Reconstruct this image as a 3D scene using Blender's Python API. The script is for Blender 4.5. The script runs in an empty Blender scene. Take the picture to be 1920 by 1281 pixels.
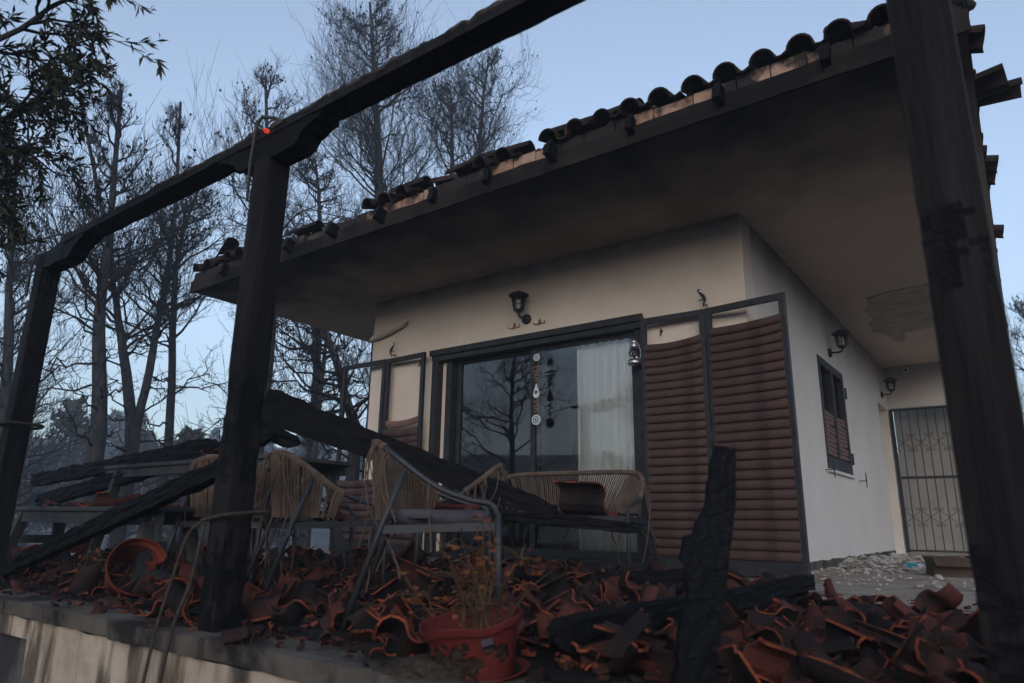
import bpy, math, random
import numpy as np
from mathutils import Vector, Matrix, noise

random.seed(11)
rng = np.random.default_rng(11)
scene = bpy.context.scene
col = scene.collection
R = math.radians

# ------------------------------------------------------------------ camera
cam_data = bpy.data.cameras.new('camera')
cam = bpy.data.objects.new('camera', cam_data)
col.objects.link(cam)
scene.camera = cam
cam_data.sensor_width = 36.0
cam_data.lens = 24.08
cam_data.clip_start = 0.05
cam_data.clip_end = 2000.0
YAW, PITCH, ROLL, EYE = 0.6372, 0.2588, -0.0152, 0.382
fw = Vector((-math.sin(YAW) * math.cos(PITCH), math.cos(YAW) * math.cos(PITCH), math.sin(PITCH)))
rt = Vector((math.cos(YAW), math.sin(YAW), 0))
up = rt.cross(fw)
r2 = rt * math.cos(ROLL) - up * math.sin(ROLL)
u2 = up * math.cos(ROLL) + rt * math.sin(ROLL)
m = Matrix((r2, u2, -fw)).transposed().to_4x4()
m.translation = Vector((0, 0, EYE))
cam.matrix_world = m
cam_data.dof.use_dof = True
cam_data.dof.focus_distance = 6.6
cam_data.dof.aperture_fstop = 2.4

# ------------------------------------------------------------------ light
SUN_EL, SUN_AZ = R(9), R(150.0)           # veiled sun behind the camera; azimuth clockwise from +Y
world = bpy.data.worlds.new('World')
scene.world = world
world.use_nodes = True
wn = world.node_tree.nodes
wl = world.node_tree.links
bg = wn['Background']
sky = wn.new('ShaderNodeTexSky')
sky.sky_type = 'NISHITA'
sky.sun_disc = False
sky.sun_elevation = SUN_EL
sky.sun_rotation = SUN_AZ
sky.air_density = 1.0
sky.dust_density = 1.0
sky.ozone_density = 2.6
veil = wn.new('ShaderNodeHueSaturation')           # smoke greys the whole sky evenly
veil.inputs['Saturation'].default_value = 0.70
wl.new(sky.outputs['Color'], veil.inputs['Color'])
wl.new(veil.outputs['Color'], bg.inputs['Color'])
bg.inputs['Strength'].default_value = 0.112
sun_data = bpy.data.lights.new('sun', 'SUN')
sun = bpy.data.objects.new('sun', sun_data)
col.objects.link(sun)
sun_data.energy = 0.78
sun_data.angle = R(60)
sun_data.color = (1.0, 0.83, 0.70)
sdir = Vector((math.sin(SUN_AZ) * math.cos(SUN_EL), math.cos(SUN_AZ) * math.cos(SUN_EL), math.sin(SUN_EL)))
sun.rotation_euler = sdir.to_track_quat('Z', 'Y').to_euler()
vs = scene.view_settings
vs.view_transform = 'Standard'
vs.look = 'None'
vs.exposure = 1.85
vs.gamma = 1.0
vs.use_curve_mapping = False

# ------------------------------------------------------------------ helpers
def tag(o, label=None, cat=None, group=None, kind=None):
    if label: o['label'] = label
    if cat: o['category'] = cat
    if group: o['group'] = group
    if kind: o['kind'] = kind
    return o

def empty(name, loc=(0, 0, 0), rz=0.0):
    o = bpy.data.objects.new(name, None)
    o.empty_display_size = 0.1
    o.location = loc
    o.rotation_euler = (0, 0, rz)
    col.objects.link(o)
    return o

def link(name, mesh, parent=None):
    o = bpy.data.objects.new(name, mesh)
    col.objects.link(o)
    if parent: o.parent = parent
    return o

def copy_tree(o, parent=None):
    c = o.copy()
    col.objects.link(c)
    c.parent = parent
    for ch in list(o.children):
        copy_tree(ch, c)
    return c

class MB:
    """collects shapes into one mesh"""
    def __init__(s): s.v, s.f, s.m = [], [], []
    def add(s, vs_, fs, mi=0):
        n = len(s.v)
        s.v.extend([tuple(p) for p in vs_])
        for f in fs:
            s.f.append([i + n for i in f]); s.m.append(mi)
        return s
    def box(s, c, d, rot=None, mi=0):
        x, y, z = d[0] / 2, d[1] / 2, d[2] / 2
        P = [Vector(p) for p in ((-x,-y,-z),(x,-y,-z),(x,y,-z),(-x,y,-z),(-x,-y,z),(x,-y,z),(x,y,z),(-x,y,z))]
        if rot is not None: P = [rot @ p for p in P]
        c = Vector(c)
        return s.add([p + c for p in P], [(0,3,2,1),(4,5,6,7),(0,1,5,4),(1,2,6,5),(2,3,7,6),(3,0,4,7)], mi)
    def span(s, a, b, mi=0):
        a, b = Vector(a), Vector(b)
        return s.box((a + b) / 2, (abs(b.x - a.x), abs(b.y - a.y), abs(b.z - a.z)), None, mi)
    def bar(s, p0, p1, w, h, upv=(0, 0, 1), mi=0):
        p0, p1 = Vector(p0), Vector(p1)
        d = p1 - p0
        L = d.length
        d.normalize()
        u = Vector(upv); sd = d.cross(u)
        if sd.length < 1e-4: sd = d.cross(Vector((1, 0, 0)))
        sd.normalize(); u = sd.cross(d)
        rot = Matrix((d, sd, u)).transposed()
        return s.box((p0 + p1) / 2, (L, w, h), rot, mi)
    def tube(s, pts, r, n=8, caps=True, mi=0):
        pts = [Vector(p) for p in pts]
        k = len(pts)
        rs = [r] * k if isinstance(r, (int, float)) else list(r)
        base = len(s.v)
        prev = None
        for i, p in enumerate(pts):
            d = (pts[min(i + 1, k - 1)] - pts[max(i - 1, 0)])
            if d.length < 1e-9: d = Vector((0, 0, 1))
            d.normalize()
            if prev is None:
                a = Vector((0, 0, 1)) if abs(d.z) < 0.9 else Vector((1, 0, 0))
                u = d.cross(a).normalized()
            else:
                u = (prev - d * prev.dot(d))
                if u.length < 1e-6: u = d.orthogonal()
                u.normalize()
            prev = u
            w = d.cross(u)
            for j in range(n):
                t = 2 * math.pi * j / n
                s.v.append(tuple(p + (u * math.cos(t) + w * math.sin(t)) * rs[i]))
        for i in range(k - 1):
            for j in range(n):
                a = base + i * n + j; b = base + i * n + (j + 1) % n
                s.f.append([a, b, b + n, a + n]); s.m.append(mi)
        if caps:
            s.f.append([base + j for j in range(n)][::-1]); s.m.append(mi)
            s.f.append([base + (k - 1) * n + j for j in range(n)]); s.m.append(mi)
        return s
    def lathe(s, prof, c=(0, 0, 0), n=20, axis='z', mi=0, a0=0.0, a1=2 * math.pi, fx=1.0):
        base = len(s.v); full = abs(a1 - a0 - 2 * math.pi) < 1e-6
        cols = n if full else n + 1
        for (r, z) in prof:
            for j in range(cols):
                t = a0 + (a1 - a0) * j / n
                x, y = r * math.cos(t) * fx, r * math.sin(t)
                p = (x, y, z) if axis == 'z' else ((x, z, y) if axis == 'y' else (z, x, y))
                s.v.append((c[0] + p[0], c[1] + p[1], c[2] + p[2]))
        for i in range(len(prof) - 1):
            for j in range(n):
                a = base + i * cols + j; b = base + i * cols + (j + 1) % cols
                s.f.append([a, b, b + cols, a + cols]); s.m.append(mi)
        return s
    def prism(s, poly, o, eu, ev, ew, depth, mi=0):
        """poly (u,v) extruded by depth along ew"""
        o, eu, ev, ew = Vector(o), Vector(eu), Vector(ev), Vector(ew)
        n = len(poly)
        A = [o + eu * u + ev * v for u, v in poly]
        B = [p + ew * depth for p in A]
        fs = [tuple(range(n))[::-1], tuple(range(n, 2 * n))]
        fs += [(i, (i + 1) % n, n + (i + 1) % n, n + i) for i in range(n)]
        return s.add(A + B, fs, mi)
    def mesh(s, name, mats, smooth=False, bevel=0):
        me = bpy.data.meshes.new(name)
        me.from_pydata(s.v, [], s.f)
        for mt in (mats if isinstance(mats, (list, tuple)) else [mats]): me.materials.append(mt)
        me.polygons.foreach_set('material_index', s.m)
        if smooth: me.polygons.foreach_set('use_smooth', [True] * len(s.f))
        me.update()
        return me
    def build(s, name, mats, parent=None, smooth=False, bevel=0.0):
        o = link(name, s.mesh(name, mats, smooth), parent)
        if bevel:
            b = o.modifiers.new('bevel', 'BEVEL'); b.width = bevel; b.segments = 2; b.limit_method = 'ANGLE'
        return o

def np_mesh(name, V, F, mats, mi=None, smooth=False):
    """V (n,3), F list of (k,4) or (k,3) int arrays"""
    me = bpy.data.meshes.new(name)
    F = [f for f in F if len(f)]
    loops = np.concatenate([f.ravel() for f in F]).astype(np.int32)
    sizes = np.concatenate([np.full(len(f), f.shape[1], np.int32) for f in F])
    starts = np.concatenate([[0], np.cumsum(sizes)[:-1]]).astype(np.int32)
    me.vertices.add(len(V)); me.vertices.foreach_set('co', np.asarray(V, np.float32).ravel())
    me.loops.add(len(loops)); me.loops.foreach_set('vertex_index', loops)
    me.polygons.add(len(sizes)); me.polygons.foreach_set('loop_start', starts)
    try: me.polygons.foreach_set('loop_total', sizes)
    except Exception: pass
    for mt in (mats if isinstance(mats, (list, tuple)) else [mats]): me.materials.append(mt)
    if mi is not None: me.polygons.foreach_set('material_index', np.asarray(mi, np.int32))
    if smooth: me.polygons.foreach_set('use_smooth', np.ones(len(sizes), bool))
    me.update(calc_edges=True)
    me.validate()
    return me

def np_tubes(P, Rr, n):
    """P (N,K,3) polylines, Rr (N,K) radii -> V, F of n-sided tubes"""
    N, K, _ = P.shape
    d = np.empty_like(P)
    d[:, 1:-1] = P[:, 2:] - P[:, :-2]; d[:, 0] = P[:, 1] - P[:, 0]; d[:, -1] = P[:, -1] - P[:, -2]
    d /= np.linalg.norm(d, axis=2, keepdims=True) + 1e-9
    ref = np.where(np.abs(d[:, :1, 2:3]) < 0.8, np.array([0, 0, 1.0]), np.array([1.0, 0, 0]))
    ref = np.broadcast_to(ref, d.shape)
    u = np.cross(d, ref); u /= np.linalg.norm(u, axis=2, keepdims=True) + 1e-9
    w = np.cross(d, u)
    t = np.arange(n) * 2 * np.pi / n
    V = P[:, :, None] + (u[:, :, None] * np.cos(t)[None, None, :, None] + w[:, :, None] * np.sin(t)[None, None, :, None]) * Rr[:, :, None, None]
    idx = np.arange(N * K * n).reshape(N, K, n)
    a = idx[:, :-1, :]; b = np.roll(idx, -1, axis=2)[:, :-1, :]
    F = np.stack([a, b, np.roll(idx, -1, axis=2)[:, 1:, :], idx[:, 1:, :]], axis=-1).reshape(-1, 4)
    return V.reshape(-1, 3), F

def nz(x, y=0.0, z=0.0): return noise.noise(Vector((x, y, z)))

# ------------------------------------------------------------------ materials
def new_mat(name):
    mt = bpy.data.materials.new(name); mt.use_nodes = True
    nt = mt.node_tree
    return mt, nt, nt.nodes['Principled BSDF'], nt.nodes['Material Output']

def N(nt, t, **kw):
    n = nt.nodes.new(t)
    for k, v in kw.items(): setattr(n, k, v)
    return n

def coords(nt, scale=(1, 1, 1), obj=True):
    if obj:
        c = N(nt, 'ShaderNodeTexCoord').outputs['Object']
    else:
        c = N(nt, 'ShaderNodeNewGeometry').outputs['Position']
    mp = N(nt, 'ShaderNodeMapping'); mp.inputs['Scale'].default_value = scale
    nt.links.new(c, mp.inputs['Vector'])
    return mp.outputs['Vector']

def noise_fac(nt, vec, scale, detail=6, rough=0.55, lo=0.35, hi=0.65, dist=0.0):
    n = N(nt, 'ShaderNodeTexNoise'); n.inputs['Scale'].default_value = scale
    n.inputs['Detail'].default_value = detail; n.inputs['Roughness'].default_value = rough
    n.inputs['Distortion'].default_value = dist
    nt.links.new(vec, n.inputs['Vector'])
    mr = N(nt, 'ShaderNodeMapRange'); mr.interpolation_type = 'SMOOTHSTEP'
    mr.inputs['From Min'].default_value = lo; mr.inputs['From Max'].default_value = hi
    nt.links.new(n.outputs[0], mr.inputs['Value'])
    return mr.outputs[0]

def mixc(nt, fac, a, b):
    mx = N(nt, 'ShaderNodeMix'); mx.data_type = 'RGBA'
    for val, ix in ((fac, 0), (a, 6), (b, 7)):
        if isinstance(val, (tuple, list)): mx.inputs[ix].default_value = (*val, 1) if len(val) == 3 else val
        elif isinstance(val, (int, float)): mx.inputs[ix].default_value = val
        else: nt.links.new(val, mx.inputs[ix])
    return mx.outputs[2]

def mth(nt, op, a, b=None, clamp=False):
    n = N(nt, 'ShaderNodeMath'); n.operation = op; n.use_clamp = clamp
    for i, val in enumerate((a, b)):
        if val is None: continue
        if isinstance(val, (int, float)): n.inputs[i].default_value = val
        else: nt.links.new(val, n.inputs[i])
    return n.outputs[0]

def rng_map(nt, v, lo, hi, a=0.0, b=1.0):
    mr = N(nt, 'ShaderNodeMapRange'); mr.interpolation_type = 'SMOOTHSTEP'
    for k, x in (('From Min', lo), ('From Max', hi), ('To Min', a), ('To Max', b)): mr.inputs[k].default_value = x
    nt.links.new(v, mr.inputs['Value'])
    return mr.outputs[0]

def bump(nt, bsdf, height, strength=0.3, dist=0.01):
    b = N(nt, 'ShaderNodeBump'); b.inputs['Strength'].default_value = strength; b.inputs['Distance'].default_value = dist
    nt.links.new(height, b.inputs['Height']); nt.links.new(b.outputs[0], bsdf.inputs['Normal'])

def two_tone(name, a, b, scale=6, lo=0.35, hi=0.65, rough=0.8, metal=0.0, bstr=0.3, bscale=40, bdist=0.005, stretch=(1, 1, 1), obj=True, c=None, cscale=2.0, clo=0.55, chi=0.7, spec=0.12):
    mt, nt, bs, out = new_mat(name)
    vec = coords(nt, stretch, obj)
    colr = mixc(nt, noise_fac(nt, vec, scale, lo=lo, hi=hi), a, b)
    if c is not None:
        colr = mixc(nt, noise_fac(nt, vec, cscale, lo=clo, hi=chi, detail=8, rough=0.65), colr, c)
    nt.links.new(colr, bs.inputs['Base Color'])
    bs.inputs['Roughness'].default_value = rough
    bs.inputs['Metallic'].default_value = metal
    bs.inputs['Specular IOR Level'].default_value = spec
    if bstr:
        n = N(nt, 'ShaderNodeTexNoise'); n.inputs['Scale'].default_value = bscale; n.inputs['Detail'].default_value = 8
        nt.links.new(vec, n.inputs['Vector'])
        bump(nt, bs, n.outputs[0], bstr, bdist)
    return mt

def char_mat(name, base=(0.0055, 0.0055, 0.0068), light=(0.018, 0.018, 0.021), cell=55, stretch=(1, 1, 1), bstr=0.25):
    """alligatored charcoal"""
    mt, nt, bs, out = new_mat(name)
    vec = coords(nt, stretch)
    vo = N(nt, 'ShaderNodeTexVoronoi'); vo.feature = 'DISTANCE_TO_EDGE'; vo.inputs['Scale'].default_value = cell
    vo.inputs['Randomness'].default_value = 0.85
    nt.links.new(vec, vo.inputs['Vector'])
    edge = rng_map(nt, vo.outputs['Distance'], 0.0, 0.22)
    ash = noise_fac(nt, vec, 5, lo=0.5, hi=0.75, detail=10, rough=0.7)
    colr = mixc(nt, ash, base, light)
    colr = mixc(nt, edge, tuple(x * 0.7 for x in base), colr)
    nt.links.new(colr, bs.inputs['Base Color'])
    bs.inputs['Roughness'].default_value = 0.62
    bs.inputs['Specular IOR Level'].default_value = 0.08
    bump(nt, bs, edge, bstr, 0.012)
    return mt

M = {}
def plaster(name, base, warm, soot_axis, obj_z_top=3.04, side=False):
    """lime plaster with soot the fire left under the eave, blotches and trowel relief"""
    mt, nt, bs, out = new_mat(name)
    pos = N(nt, 'ShaderNodeNewGeometry').outputs['Position']
    sp = N(nt, 'ShaderNodeSeparateXYZ'); nt.links.new(pos, sp.inputs[0])
    vec = coords(nt, (1, 1, 1), False)
    c0 = mixc(nt, noise_fac(nt, vec, 1.3, detail=8, lo=0.3, hi=0.75), base, warm)
    c0 = mixc(nt, mth(nt, 'MULTIPLY', noise_fac(nt, coords(nt, (9, 9, 0.7), False), 1.6, detail=8, lo=0.55, hi=0.8), 0.35), c0, tuple(x * 0.72 for x in base))
    wob = noise_fac(nt, coords(nt, (1.3, 1.3, 1.0), False), 1.7, detail=8, lo=0.1, hi=0.9)
    zz = mth(nt, 'ADD', sp.outputs['Z'], mth(nt, 'MULTIPLY', mth(nt, 'SUBTRACT', wob, 0.5), 0.18))
    if soot_axis == 'wall':
        brown = rng_map(nt, zz, 2.35, 3.0, 0.0, 0.45)
        soot = rng_map(nt, zz, 2.84, 3.20, 0.0, 0.95)
    elif soot_axis == 'side':
        brown = rng_map(nt, zz, 2.2, 3.0, 0.0, 0.55)
        soot = mth(nt, 'MULTIPLY', rng_map(nt, zz, 2.70, 3.15, 0.0, 0.80), rng_map(nt, sp.outputs['Y'], 12.5, 6.0, 0.45, 1.0))
    else:                                     # soffit: thickest where the burning pergola met it
        yy = mth(nt, 'ADD', sp.outputs['Y'], mth(nt, 'MULTIPLY', mth(nt, 'SUBTRACT', wob, 0.5), 0.9))
        xx = mth(nt, 'MULTIPLY', rng_map(nt, sp.outputs['X'], -6.4, -8.6, 0.0, 1.0), 0.45)  # thins the soot at the left end, painting the lit corner paler
        soot = mth(nt, 'SUBTRACT', rng_map(nt, yy, 6.3, 3.7, 0.10, 0.99), mth(nt, 'MULTIPLY', xx, rng_map(nt, yy, 4.6, 5.4)), True)
        brown = rng_map(nt, yy, 12.0, 7.0, 0.1, 0.45)
    c1 = mixc(nt, brown, c0, (0.26, 0.18, 0.13))
    c1 = mixc(nt, soot, c1, (0.013, 0.012, 0.012))
    nt.links.new(c1, bs.inputs['Base Color'])
    bs.inputs['Roughness'].default_value = 0.9
    bs.inputs['Specular IOR Level'].default_value = 0.15
    n1 = N(nt, 'ShaderNodeTexNoise'); n1.inputs['Scale'].default_value = 55; n1.inputs['Detail'].default_value = 6
    nt.links.new(vec, n1.inputs['Vector'])
    n2 = N(nt, 'ShaderNodeTexNoise'); n2.inputs['Scale'].default_value = 4; n2.inputs['Detail'].default_value = 4
    nt.links.new(vec, n2.inputs['Vector'])
    bump(nt, bs, mth(nt, 'ADD', n1.outputs[0], mth(nt, 'MULTIPLY', n2.outputs[0], 1.5)), 0.22, 0.006)
    return mt

M['wall_front'] = plaster('plaster_front', (0.72, 0.625, 0.535), (0.66, 0.56, 0.47), 'wall')
M['wall_side'] = plaster('plaster_side', (0.66, 0.62, 0.58), (0.60, 0.555, 0.51), 'side')
M['soffit'] = plaster('plaster_soffit', (0.72, 0.585, 0.47), (0.66, 0.53, 0.425), 'soffit')
M['spall'] = two_tone('bare_soffit', (0.30, 0.255, 0.21), (0.38, 0.325, 0.27), 5, rough=0.95, bstr=0.5, bscale=60)
M['metal_dark'] = two_tone('anthracite_metal', (0.020, 0.021, 0.024), (0.032, 0.033, 0.037), 9, rough=0.5, bstr=0.1, spec=0.2)
M['slat'] = two_tone('brown_slat', (0.058, 0.034, 0.029), (0.082, 0.049, 0.042), 3, rough=0.5, bstr=0.06, bscale=30, c=(0.05, 0.028, 0.026), cscale=4, spec=0.15)
M['slat_pale'] = two_tone('pale_brown_slat', (0.22, 0.14, 0.115), (0.16, 0.09, 0.075), 3, rough=0.6, bstr=0.06)
M['fascia'] = two_tone('sooty_fascia', (0.008, 0.0075, 0.0075), (0.026, 0.021, 0.018), 2.2, rough=0.9, bstr=0.5, bscale=30, c=(0.008, 0.008, 0.008), cscale=3.2, obj=False)
M['brick'] = two_tone('hollow_brick', (0.30, 0.175, 0.125), (0.40, 0.27, 0.20), 7, rough=0.9, bstr=0.5, bscale=50, c=(0.028, 0.023, 0.022), cscale=1.7, clo=0.38, chi=0.48, obj=False)
M['mortar'] = two_tone('burnt_mortar', (0.02, 0.018, 0.017), (0.09, 0.07, 0.058), 9, rough=0.95, bstr=0.8, bscale=45, obj=False)
M['roof_tile'] = two_tone('sooty_roof_tile', (0.014, 0.012, 0.012), (0.036, 0.021, 0.018), 6, rough=0.85, bstr=0.35, bscale=40, c=(0.09, 0.04, 0.03), cscale=3, clo=0.58, chi=0.75, obj=False)
M['tile_skin'] = two_tone('burnt_tile_skin', (0.009, 0.0085, 0.010), (0.030, 0.0155, 0.0135), 4.0, lo=0.38, hi=0.62, rough=0.82, bstr=0.35, bscale=35, c=(0.09, 0.03, 0.021), cscale=3.0, clo=0.58, chi=0.76, obj=False)
M['tile_red'] = two_tone('red_tile_skin', (0.056, 0.018, 0.0145), (0.085, 0.028, 0.022), 5, rough=0.85, bstr=0.3, bscale=35, c=(0.03, 0.024, 0.024), cscale=3.4, clo=0.5, chi=0.66, obj=False)
M['tile_edge'] = two_tone('broken_tile_edge', (0.23, 0.052, 0.024), (0.27, 0.072, 0.034), 14, rough=0.9, bstr=0.5, bscale=80, c=(0.022, 0.014, 0.013), cscale=7, clo=0.40, chi=0.60, obj=False)
M['char'] = char_mat('charcoal')
M['char_long'] = char_mat('charcoal_plank', cell=42, stretch=(1, 1, 0.8), base=(0.007, 0.008, 0.0105), light=(0.020, 0.023, 0.029), bstr=0.15)
M['post'] = two_tone('scorched_post', (0.0095, 0.0088, 0.0094), (0.017, 0.0152, 0.016), 3, rough=0.6, bstr=0.6, bscale=12, bdist=0.01, stretch=(7, 7, 0.5), c=(0.028, 0.028, 0.032), cscale=1.4, clo=0.55, chi=0.75, spec=0.06)
M['ash_wood'] = two_tone('ashy_wood', (0.034, 0.027, 0.024), (0.085, 0.068, 0.057), 14, rough=0.95, bstr=0.9, bscale=24, bdist=0.02, c=(0.018, 0.016, 0.016), cscale=5)
M['concrete'] = two_tone('concrete', (0.066, 0.058, 0.050), (0.11, 0.098, 0.085), 4, rough=0.92, bstr=0.5, bscale=45, c=(0.022, 0.020, 0.019), cscale=2.6, clo=0.46, chi=0.62, obj=False)
M['floor'] = two_tone('terrace_paving', (0.08, 0.075, 0.078), (0.13, 0.122, 0.12), 3, rough=0.9, bstr=0.4, bscale=40, c=(0.04, 0.038, 0.04), cscale=2.0, clo=0.45, chi=0.62, obj=False)
M['floor_house'] = two_tone('porch_paving', (0.22, 0.18, 0.15), (0.29, 0.245, 0.205), 4, rough=0.85, bstr=0.3, bscale=40, c=(0.12, 0.10, 0.09), cscale=2.4, clo=0.5, chi=0.68, obj=False)
M['ash'] = two_tone('ash_and_char', (0.008, 0.008, 0.009), (0.024, 0.021, 0.021), 11, rough=0.97, bstr=1.0, bscale=50, bdist=0.02, c=(0.04, 0.018, 0.014), cscale=6, clo=0.58, chi=0.68, obj=False)
M['tube'] = two_tone('grey_tube', (0.020, 0.024, 0.029), (0.030, 0.035, 0.041), 12, rough=0.5, bstr=0.15, bscale=60, c=(0.022, 0.021, 0.021), cscale=6, clo=0.5, chi=0.65, spec=0.4)
M['rope'] = two_tone('jute_rope', (0.084, 0.060, 0.046), (0.128, 0.094, 0.074), 18, rough=0.95, bstr=0.4, bscale=120, c=(0.075, 0.05, 0.036), cscale=6, clo=0.52, chi=0.66)
M['grey_paint'] = two_tone('grey_painted_metal', (0.042, 0.043, 0.045), (0.06, 0.061, 0.063), 5, rough=0.6, bstr=0.2, bscale=40, c=(0.03, 0.03, 0.032), cscale=3, clo=0.5, chi=0.66)
M['black_iron'] = two_tone('black_iron', (0.012, 0.012, 0.013), (0.022, 0.021, 0.021), 20, rough=0.55, bstr=0.2, bscale=60, spec=0.4)
M['white'] = two_tone('white_enamel', (0.68, 0.67, 0.64), (0.60, 0.58, 0.54), 10, rough=0.5, bstr=0.1)
M['blue'] = two_tone('blue_enamel', (0.03, 0.11, 0.28), (0.04, 0.15, 0.34), 10, rough=0.4, bstr=0.0)
M['driftwood'] = two_tone('driftwood', (0.46, 0.40, 0.34), (0.56, 0.50, 0.43), 8, rough=0.9, bstr=0.5, bscale=20, stretch=(1, 6, 6))
M['stick'] = two_tone('reddish_wood', (0.17, 0.085, 0.055), (0.24, 0.15, 0.10), 12, rough=0.85, bstr=0.3)
M['silver'] = two_tone('polished_tin', (0.55, 0.55, 0.56), (0.42, 0.42, 0.43), 8, rough=0.28, metal=0.9, bstr=0.1)
M['plastic_red'] = two_tone('red_plastic', (0.090, 0.015, 0.014), (0.115, 0.022, 0.019), 5, rough=0.55, bstr=0.2, bscale=14, c=(0.09, 0.018, 0.016), cscale=4, clo=0.52, chi=0.68)
M['terracotta'] = two_tone('orange_plastic', (0.15, 0.034, 0.020), (0.11, 0.025, 0.016), 5, rough=0.6, bstr=0.2, bscale=14, c=(0.05, 0.025, 0.02), cscale=4)
M['soil'] = two_tone('dry_soil', (0.03, 0.023, 0.018), (0.06, 0.046, 0.036), 30, rough=0.98, bstr=1.0, bscale=60, bdist=0.02)
M['stem'] = two_tone('dead_stem', (0.050, 0.030, 0.019), (0.085, 0.053, 0.033), 30, rough=0.9, bstr=0.4)
M['dead_leaf'] = two_tone('scorched_leaf', (0.10, 0.034, 0.014), (0.16, 0.066, 0.026), 20, rough=0.8, bstr=0.2, c=(0.14, 0.05, 0.02), cscale=30)
M['cloth'] = two_tone('lavender_cushion', (0.055, 0.049, 0.063), (0.075, 0.068, 0.084), 9, rough=0.95, bstr=0.5, bscale=90, c=(0.06, 0.05, 0.055), cscale=5)
M['card'] = two_tone('brown_cardboard', (0.055, 0.035, 0.026), (0.075, 0.05, 0.037), 5, rough=0.85, bstr=0.2)
M['chip'] = two_tone('fallen_plaster', (0.30, 0.285, 0.265), (0.38, 0.365, 0.345), 9, rough=0.9, bstr=0.3, bscale=60, c=(0.22, 0.17, 0.14), cscale=4, obj=False)
M['cyan'] = two_tone('turquoise_plastic', (0.01, 0.20, 0.27), (0.02, 0.26, 0.33), 9, rough=0.5, bstr=0.0)
M['bark'] = two_tone('burnt_bark', (0.026, 0.026, 0.029), (0.055, 0.055, 0.060), 5, rough=0.95, bstr=0.9, bscale=14, bdist=0.03, stretch=(4, 4, 1), c=(0.07, 0.069, 0.073), cscale=1.5)
M['twig'] = two_tone('burnt_twig', (0.016, 0.016, 0.018), (0.026, 0.025, 0.026), 4, rough=0.95, bstr=0.0)
M['needle'] = two_tone('scorched_needles', (0.030, 0.034, 0.024), (0.055, 0.050, 0.036), 2, rough=0.95, bstr=0.0)
M['olive_leaf'] = two_tone('olive_leaf', (0.022, 0.027, 0.018), (0.05, 0.05, 0.034), 3, rough=0.6, bstr=0.0, c=(0.065, 0.046, 0.028), cscale=2.2, clo=0.56, chi=0.7)
M['ground'] = two_tone('burnt_ground', (0.045, 0.042, 0.040), (0.10, 0.093, 0.088), 0.35, rough=0.98, bstr=0.9, bscale=3, bdist=0.1, c=(0.16, 0.15, 0.145), cscale=0.12, clo=0.5, chi=0.7, obj=False)
M['interior'] = two_tone('room_paint', (0.24, 0.225, 0.21), (0.28, 0.26, 0.24), 1, rough=0.9, bstr=0.0)
M['crumb'] = two_tone('tile_crumbs', (0.012, 0.011, 0.012), (0.05, 0.022, 0.017), 9, rough=0.95, bstr=0.3, c=(0.20, 0.05, 0.025), cscale=14, clo=0.55, chi=0.6, obj=False)
M['recess'] = two_tone('grey_render', (0.30, 0.29, 0.265), (0.36, 0.345, 0.32), 2, rough=0.9, bstr=0.2)  # even grey render for the wall behind the gate
M['cable'] = two_tone('old_rope', (0.035, 0.030, 0.025), (0.06, 0.05, 0.042), 30, rough=0.95, bstr=0.5, bscale=100)

def stained_wall():
    mt, nt, bs, out = new_mat('stained_render')
    v = coords(nt, (1, 1, 1), False); vs_ = coords(nt, (6, 6, 1.1), False)
    c = mixc(nt, noise_fac(nt, v, 3, detail=8), (0.34, 0.275, 0.21), (0.46, 0.385, 0.305))
    c = mixc(nt, noise_fac(nt, vs_, 1.0, detail=6, lo=0.48, hi=0.62), c, (0.10, 0.075, 0.05))
    c = mixc(nt, noise_fac(nt, coords(nt, (3.4, 3.4, 0.5), False), 1.0, detail=9, lo=0.52, hi=0.68), c, (0.04, 0.036, 0.032))
    nt.links.new(c, bs.inputs['Base Color']); bs.inputs['Roughness'].default_value = 0.93
    n = N(nt, 'ShaderNodeTexNoise'); n.inputs['Scale'].default_value = 9; n.inputs['Detail'].default_value = 10
    nt.links.new(v, n.inputs['Vector']); bump(nt, bs, n.outputs[0], 0.6, 0.03)
    return mt
M['stained'] = stained_wall()

def glass_mat(name='window_glass', ior=2.05, rough=0.0):
    mt, nt, bs, out = new_mat(name)
    nt.nodes.remove(bs)
    tr = N(nt, 'ShaderNodeBsdfTransparent'); tr.inputs['Color'].default_value = (0.98, 1.0, 1.0, 1)
    gl = N(nt, 'ShaderNodeBsdfGlossy'); gl.inputs['Roughness'].default_value = rough
    fr = N(nt, 'ShaderNodeFresnel'); fr.inputs['IOR'].default_value = ior
    mx = N(nt, 'ShaderNodeMixShader')
    nt.links.new(fr.outputs[0], mx.inputs[0]); nt.links.new(tr.outputs[0], mx.inputs[1]); nt.links.new(gl.outputs[0], mx.inputs[2])
    nt.links.new(mx.outputs[0], out.inputs['Surface'])
    return mt
M['glass'] = glass_mat()
M['lamp_glass'] = glass_mat('lamp_glass', 1.45, 0.12)

def curtain_mat():
    mt, nt, bs, out = new_mat('white_voile')
    bs.inputs['Base Color'].default_value = (0.92, 0.94, 0.93, 1); bs.inputs['Roughness'].default_value = 0.9
    tl = N(nt, 'ShaderNodeBsdfTranslucent'); tl.inputs['Color'].default_value = (0.8, 0.82, 0.8, 1)
    mx = N(nt, 'ShaderNodeMixShader'); mx.inputs[0].default_value = 0.10
    nt.links.new(bs.outputs[0], mx.inputs[1]); nt.links.new(tl.outputs[0], mx.inputs[2])
    nt.links.new(mx.outputs[0], out.inputs['Surface'])
    return mt
M['curtain'] = curtain_mat()

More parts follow.
